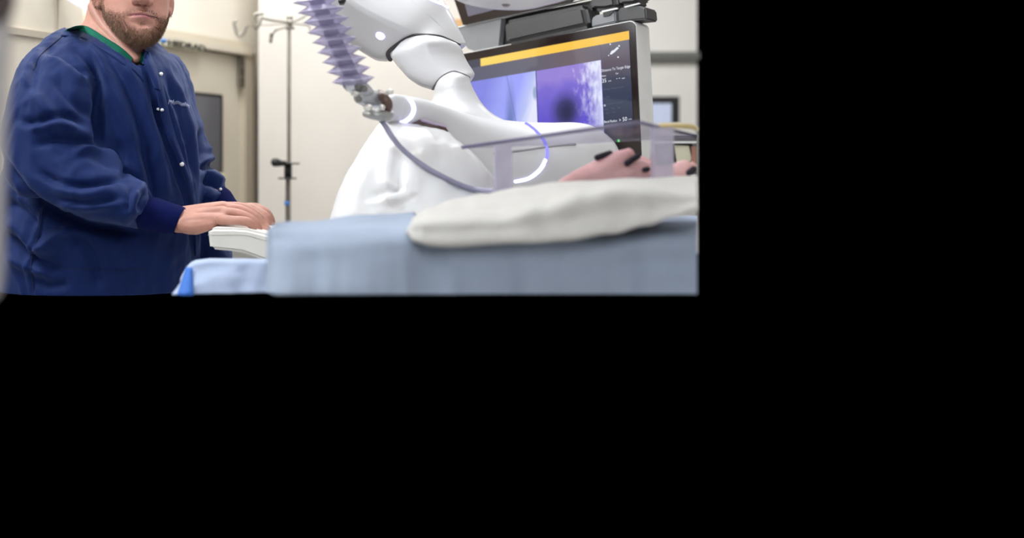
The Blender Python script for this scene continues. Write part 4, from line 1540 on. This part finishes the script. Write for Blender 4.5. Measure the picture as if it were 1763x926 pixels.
# ---------------------------------------------------------------- clear acrylic stand on the table
stand = thing('acrylic_stand', P(1000, 310, 1.62), 'clear acrylic stand with two see-through legs on the draped table', 'acrylic stand')
A_, B_, C_ = P(795, 256, 1.74), P(1100, 213, 1.58), P(1199.5, 237, 1.72)
D_ = P(985, 249, 1.95)
up_ = V((0, 0, .0045))
bm = bmesh.new()
prism(bm, [A_, B_, C_, D_], up_)
mk('top_plate', bm, M['acrylic'], stand, smooth=False)
for p0, p1, q in ((A_, B_, .0030), (B_, C_, .0026)):
    bm = bmesh.new()
    tube(bm, [p0 + up_ * .5, p1 + up_ * .5], q, 8, 1, False)
    mk('plate_edge', bm, M['acrylic_edge'], stand)
for x0, x1, yt, yb, Y in ((853, 882, 249, 330, 1.68), (1127, 1160, 219, 322, 1.61)):
    bm = bmesh.new()
    box(bm, P(x0, yb, Y), P(x1, yb, Y) - P(x0, yb, Y), V((0, .022, 0)), P(x0, yt, Y) - P(x0, yb, Y))
    bevel(bm, .003)
    mk('leg', bm, M['acrylic_leg'], stand, smooth=False)
bm = bmesh.new()
tube(bm, [P(1138, 216.5, 1.625), P(1165, 216.5, 1.63), P(1190, 218, 1.66), P(1199, 222, 1.67)], [.0035, .004, .004, .003], 10, 4)
tag(mk('wooden_stick', bm, M['yellow']), 'pale yellow stick lying on the clear acrylic stand at the right', 'stick')

# pink soft model under the stand
pink = thing('anatomical_model', P(1080, 320, 1.72), 'blurred pink soft model with dark openings under the clear acrylic stand', 'model')
YM = 1.74
bm = bmesh.new()
tube(bm, [P(968, 316, YM - .02), P(1000, 303, YM), P(1035, 292, YM), P(1064, 278, YM), P(1082, 266, YM)], [.008, .013, .018, .018, .011], 16, 5)
tube(bm, [P(1020, 305, YM), P(1060, 300, YM), P(1100, 294, YM), P(1130, 296, YM)], [.012, .017, .018, .012], 16, 5)
tube(bm, [P(1085, 280, YM + .02), P(1100, 282, YM + .02), P(1120, 288, YM + .02)], [.012, .014, .012], 14, 4)
pm = mk('lobe', bm, M['pink'], pink)
remesh(pm, .004, 4)
bm = bmesh.new()
tube(bm, [P(1140, 306, YM - .02), P(1164, 299, YM - .02), P(1181, 290, YM - .02), P(1190, 287, YM - .02)], [.012, .016, .014, .008], 16, 5)
pm2 = mk('lobe', bm, M['pink'], pink)
for pts, q in (([(1028, 271, YM - .008), (1040, 267, YM - .006), (1050, 264, YM - .003)], .0048), ([(1080, 281, YM - .02), (1088, 275, YM - .018), (1098, 269, YM - .014)], .0048), ([(1186, 297, YM - .034), (1191, 294, YM - .034), (1194, 291, YM - .034)], .0050), ([(1110, 292, YM - .022), (1115, 291, YM - .022)], .004)):
    bm = bmesh.new()
    tube(bm, [P(*p) for p in pts], q, 12, 3)
    mk('opening', bm, M['hole'], pink)

# ---------------------------------------------------------------- draped tables and towel
YT0 = 1.40


def cloth_grid(rows, m, name):
    bm = bmesh.new()
    g = [[bm.verts.new(p) for p in r] for r in rows]
    for r0, r1 in zip(g, g[1:]):
        for i in range(len(r0) - 1):
            bm.faces.new((r0[i], r0[i + 1], r1[i + 1], r1[i]))
    return bm


def drape_big():
    N = 150
    rows = []
    hemz = ZC - (506 - CY) / F * YT0
    for k in range(26):
        row = []
        for i in range(N + 1):
            t = i / N
            x0 = 456 + (1200 - 456) * t
            ty = 401 - 7 * t - 6 * math.exp(-((t - .3) / .2) ** 2)              # line of the table's front edge
            wob = .010 * noise.noise(V((t * 9, 3.3, 0))) + .007 * noise.noise(V((t * 22, 1.3, 0)))
            zt = P(0, ty, YT0).z
            depth = .02 + .40 * min(1, max(0, (t - .02) / .5)) ** .8
            if k <= 13:                                                         # hanging front
                s = k / 13
                f = 1 - s
                Y = YT0 + wob * (.35 + .65 * f) * 1.3 - (.006 + .085 * max(0, 1 - t / .5)) * f + .006 * noise.noise(V((t * 7, s * 3, 8)))
                yh = YT0 + wob * 1.3 - (.006 + .085 * max(0, 1 - t / .5)) + .006 * noise.noise(V((t * 7, 0, 8)))
                hz = ZC - (506 - CY) / F * yh
                z = hz + (zt - .008 - hz) * s
                if s > .85:
                    Y += .010 * ((s - .85) / .15) ** 2
                p = V(((x0 - CX) / F * Y, Y, z))
            else:                                                               # top, sinking a little to the back
                s = (k - 13) / 12
                Y = YT0 + .012 + depth * s
                z = zt - .002 + .003 * noise.noise(V((t * 12, s * 3, 5))) + (.010 * s if t < .35 else 0)
                p = V(((x0 - CX) / F * Y, Y, z))
            if t < .03:
                e_ = 1 - t / .03
                p.z -= .010 * e_ * e_ * (1 if k > 9 else k / 9)
                p.y += .03 * e_ * e_
            row.append(p)
        rows.append(row)
    bm = cloth_grid(rows, M['drape'], 'd')
    o = mk('table_drape', bm, M['drape'], None, normals=False)
    md = o.modifiers.new('thick', 'SOLIDIFY')
    md.thickness = .002
    md.use_rim = False
    return o


tag(drape_big(), 'large blurred grey blue drape covering the table in the foreground', 'drape')


def drape_small():
    YD = 1.72
    hemz = ZC - (506 - CY) / F * (YD - .05)
    N = 60
    rows = []
    for k in range(24):
        row = []
        for i in range(N + 1):
            t = i / N
            x0 = 296 + (480 - 296) * t
            ytop = 452 - 8 * min(1, t / .35) + 2 * t + 30 * max(0, 1 - t / .20) ** 2.2
            s = k / 23
            if k <= 15:
                q = k / 15
                Y = YD - .05 * (1 - q) + .010 * noise.noise(V((t * 5, q * 2, 1)))
                z = hemz + (P(0, ytop + 6, YD).z - hemz) * q
                xx = x0 + 14 * (q) * max(0, 1 - t / .35)
                Y += .02 * max(0, t * 1.2 - q * .9)                              # slack fold towards the right
            else:
                q = (k - 15) / 8
                Y = YD + .004 + .12 * q
                z = P(0, ytop + 6 * (1 - min(1, q * 2.5)), YD).z - .01 * q
                xx = x0 + 14 * max(0, 1 - t / .35)
            row.append(V(((xx - CX) / F * Y, Y, z)))
        rows.append(row)
    bm = cloth_grid(rows, M['drape_light'], 'd')
    o = mk('side_drape', bm, M['drape_light'], None, normals=False)
    md = o.modifiers.new('thick', 'SOLIDIFY')
    md.thickness = .002
    # bright blue band at its left edge
    bm = bmesh.new()
    g = []
    for k in range(10):
        q = k / 9
        xa, xb = 304 + 15 * q, 333 - 2 * q
        Y = YD - .05 * (1 - q) - .012
        z = hemz + (P(0, 459, YD).z - hemz) * q
        g.append([bm.verts.new(V(((x - CX) / F * Y, Y + dy, z))) for x, dy in ((xa, .006), ((xa + xb) / 2, 0), (xb, .004))])
    for r0, r1 in zip(g, g[1:]):
        for i in range(2):
            bm.faces.new((r0[i], r0[i + 1], r1[i + 1], r1[i]))
    b = mk('blue_band', bm, M['blue'], o, normals=False)
    md = b.modifiers.new('thick', 'SOLIDIFY')
    md.thickness = .002
    return o


tag(drape_small(), 'light blue drape with a bright blue band, lower left below the console', 'drape')


def towel():
    N = 130
    rows = []

    def itp(tab, x):
        for (a_, b_), (c_, d_) in zip(tab, tab[1:]):
            if x <= c_:
                t = (x - a_) / (c_ - a_)
                t = t * t * (3 - 2 * t)
                return b_ + (d_ - b_) * t
        return tab[-1][1]
    bot = [(700, 404), (712, 417), (740, 423), (770, 425), (900, 419), (980, 414), (1050, 404), (1110, 390), (1160, 375), (1200, 364)]
    mid = [(700, 392), (715, 378), (760, 377), (850, 373), (930, 356), (1000, 338), (1060, 326), (1120, 324), (1200, 330)]
    top = [(700, 388), (715, 372), (735, 356), (790, 342), (830, 333), (900, 320), (960, 314), (1010, 312), (1100, 307), (1200, 303)]
    for i in range(N + 1):
        x = 700 + 500 * i / N
        e_ = min(1, (x - 700) / 25)
        Yf = YT0 - .035 * e_
        yb, ym, yt = itp(bot, x), itp(mid, x), itp(top, x)
        ctrl = [(yb - 2, YT0 + .03), (yb, Yf + .008), (yb - 6, Yf - .002), ((yb * .5 + ym * .5), Yf + .008), (ym + 2, Yf + .022), ((ym * .6 + yt * .4), Yf + .10), ((ym * .2 + yt * .8), Yf + .17), (yt, Yf + .24), (yt + 10, Yf + .27), (yt + 40, Yf + .27)]
        c2 = smooth_list(ctrl, 5)
        row = []
        for j, (y, Y) in enumerate(c2):
            p = P(x, y, Y)
            nn = noise.noise(V((p.x * 14, p.y * 10, p.z * 26))) * .005 + noise.noise(V((p.x * 40, p.y * 30, p.z * 40))) * .0016
            p += V((0, -nn, nn * .6))
            row.append(p)
        rows.append(row)
    bm = cloth_grid(rows, M['towel'], 't')
    for end in (0, -1):
        pass
    o = mk('towel', bm, M['towel'], None, normals=True)
    md = o.modifiers.new('thick', 'SOLIDIFY')
    md.thickness = .003
    md.use_rim = False
    return o


tag(towel(), 'crumpled white cotton towel lying on the grey blue drape', 'towel')
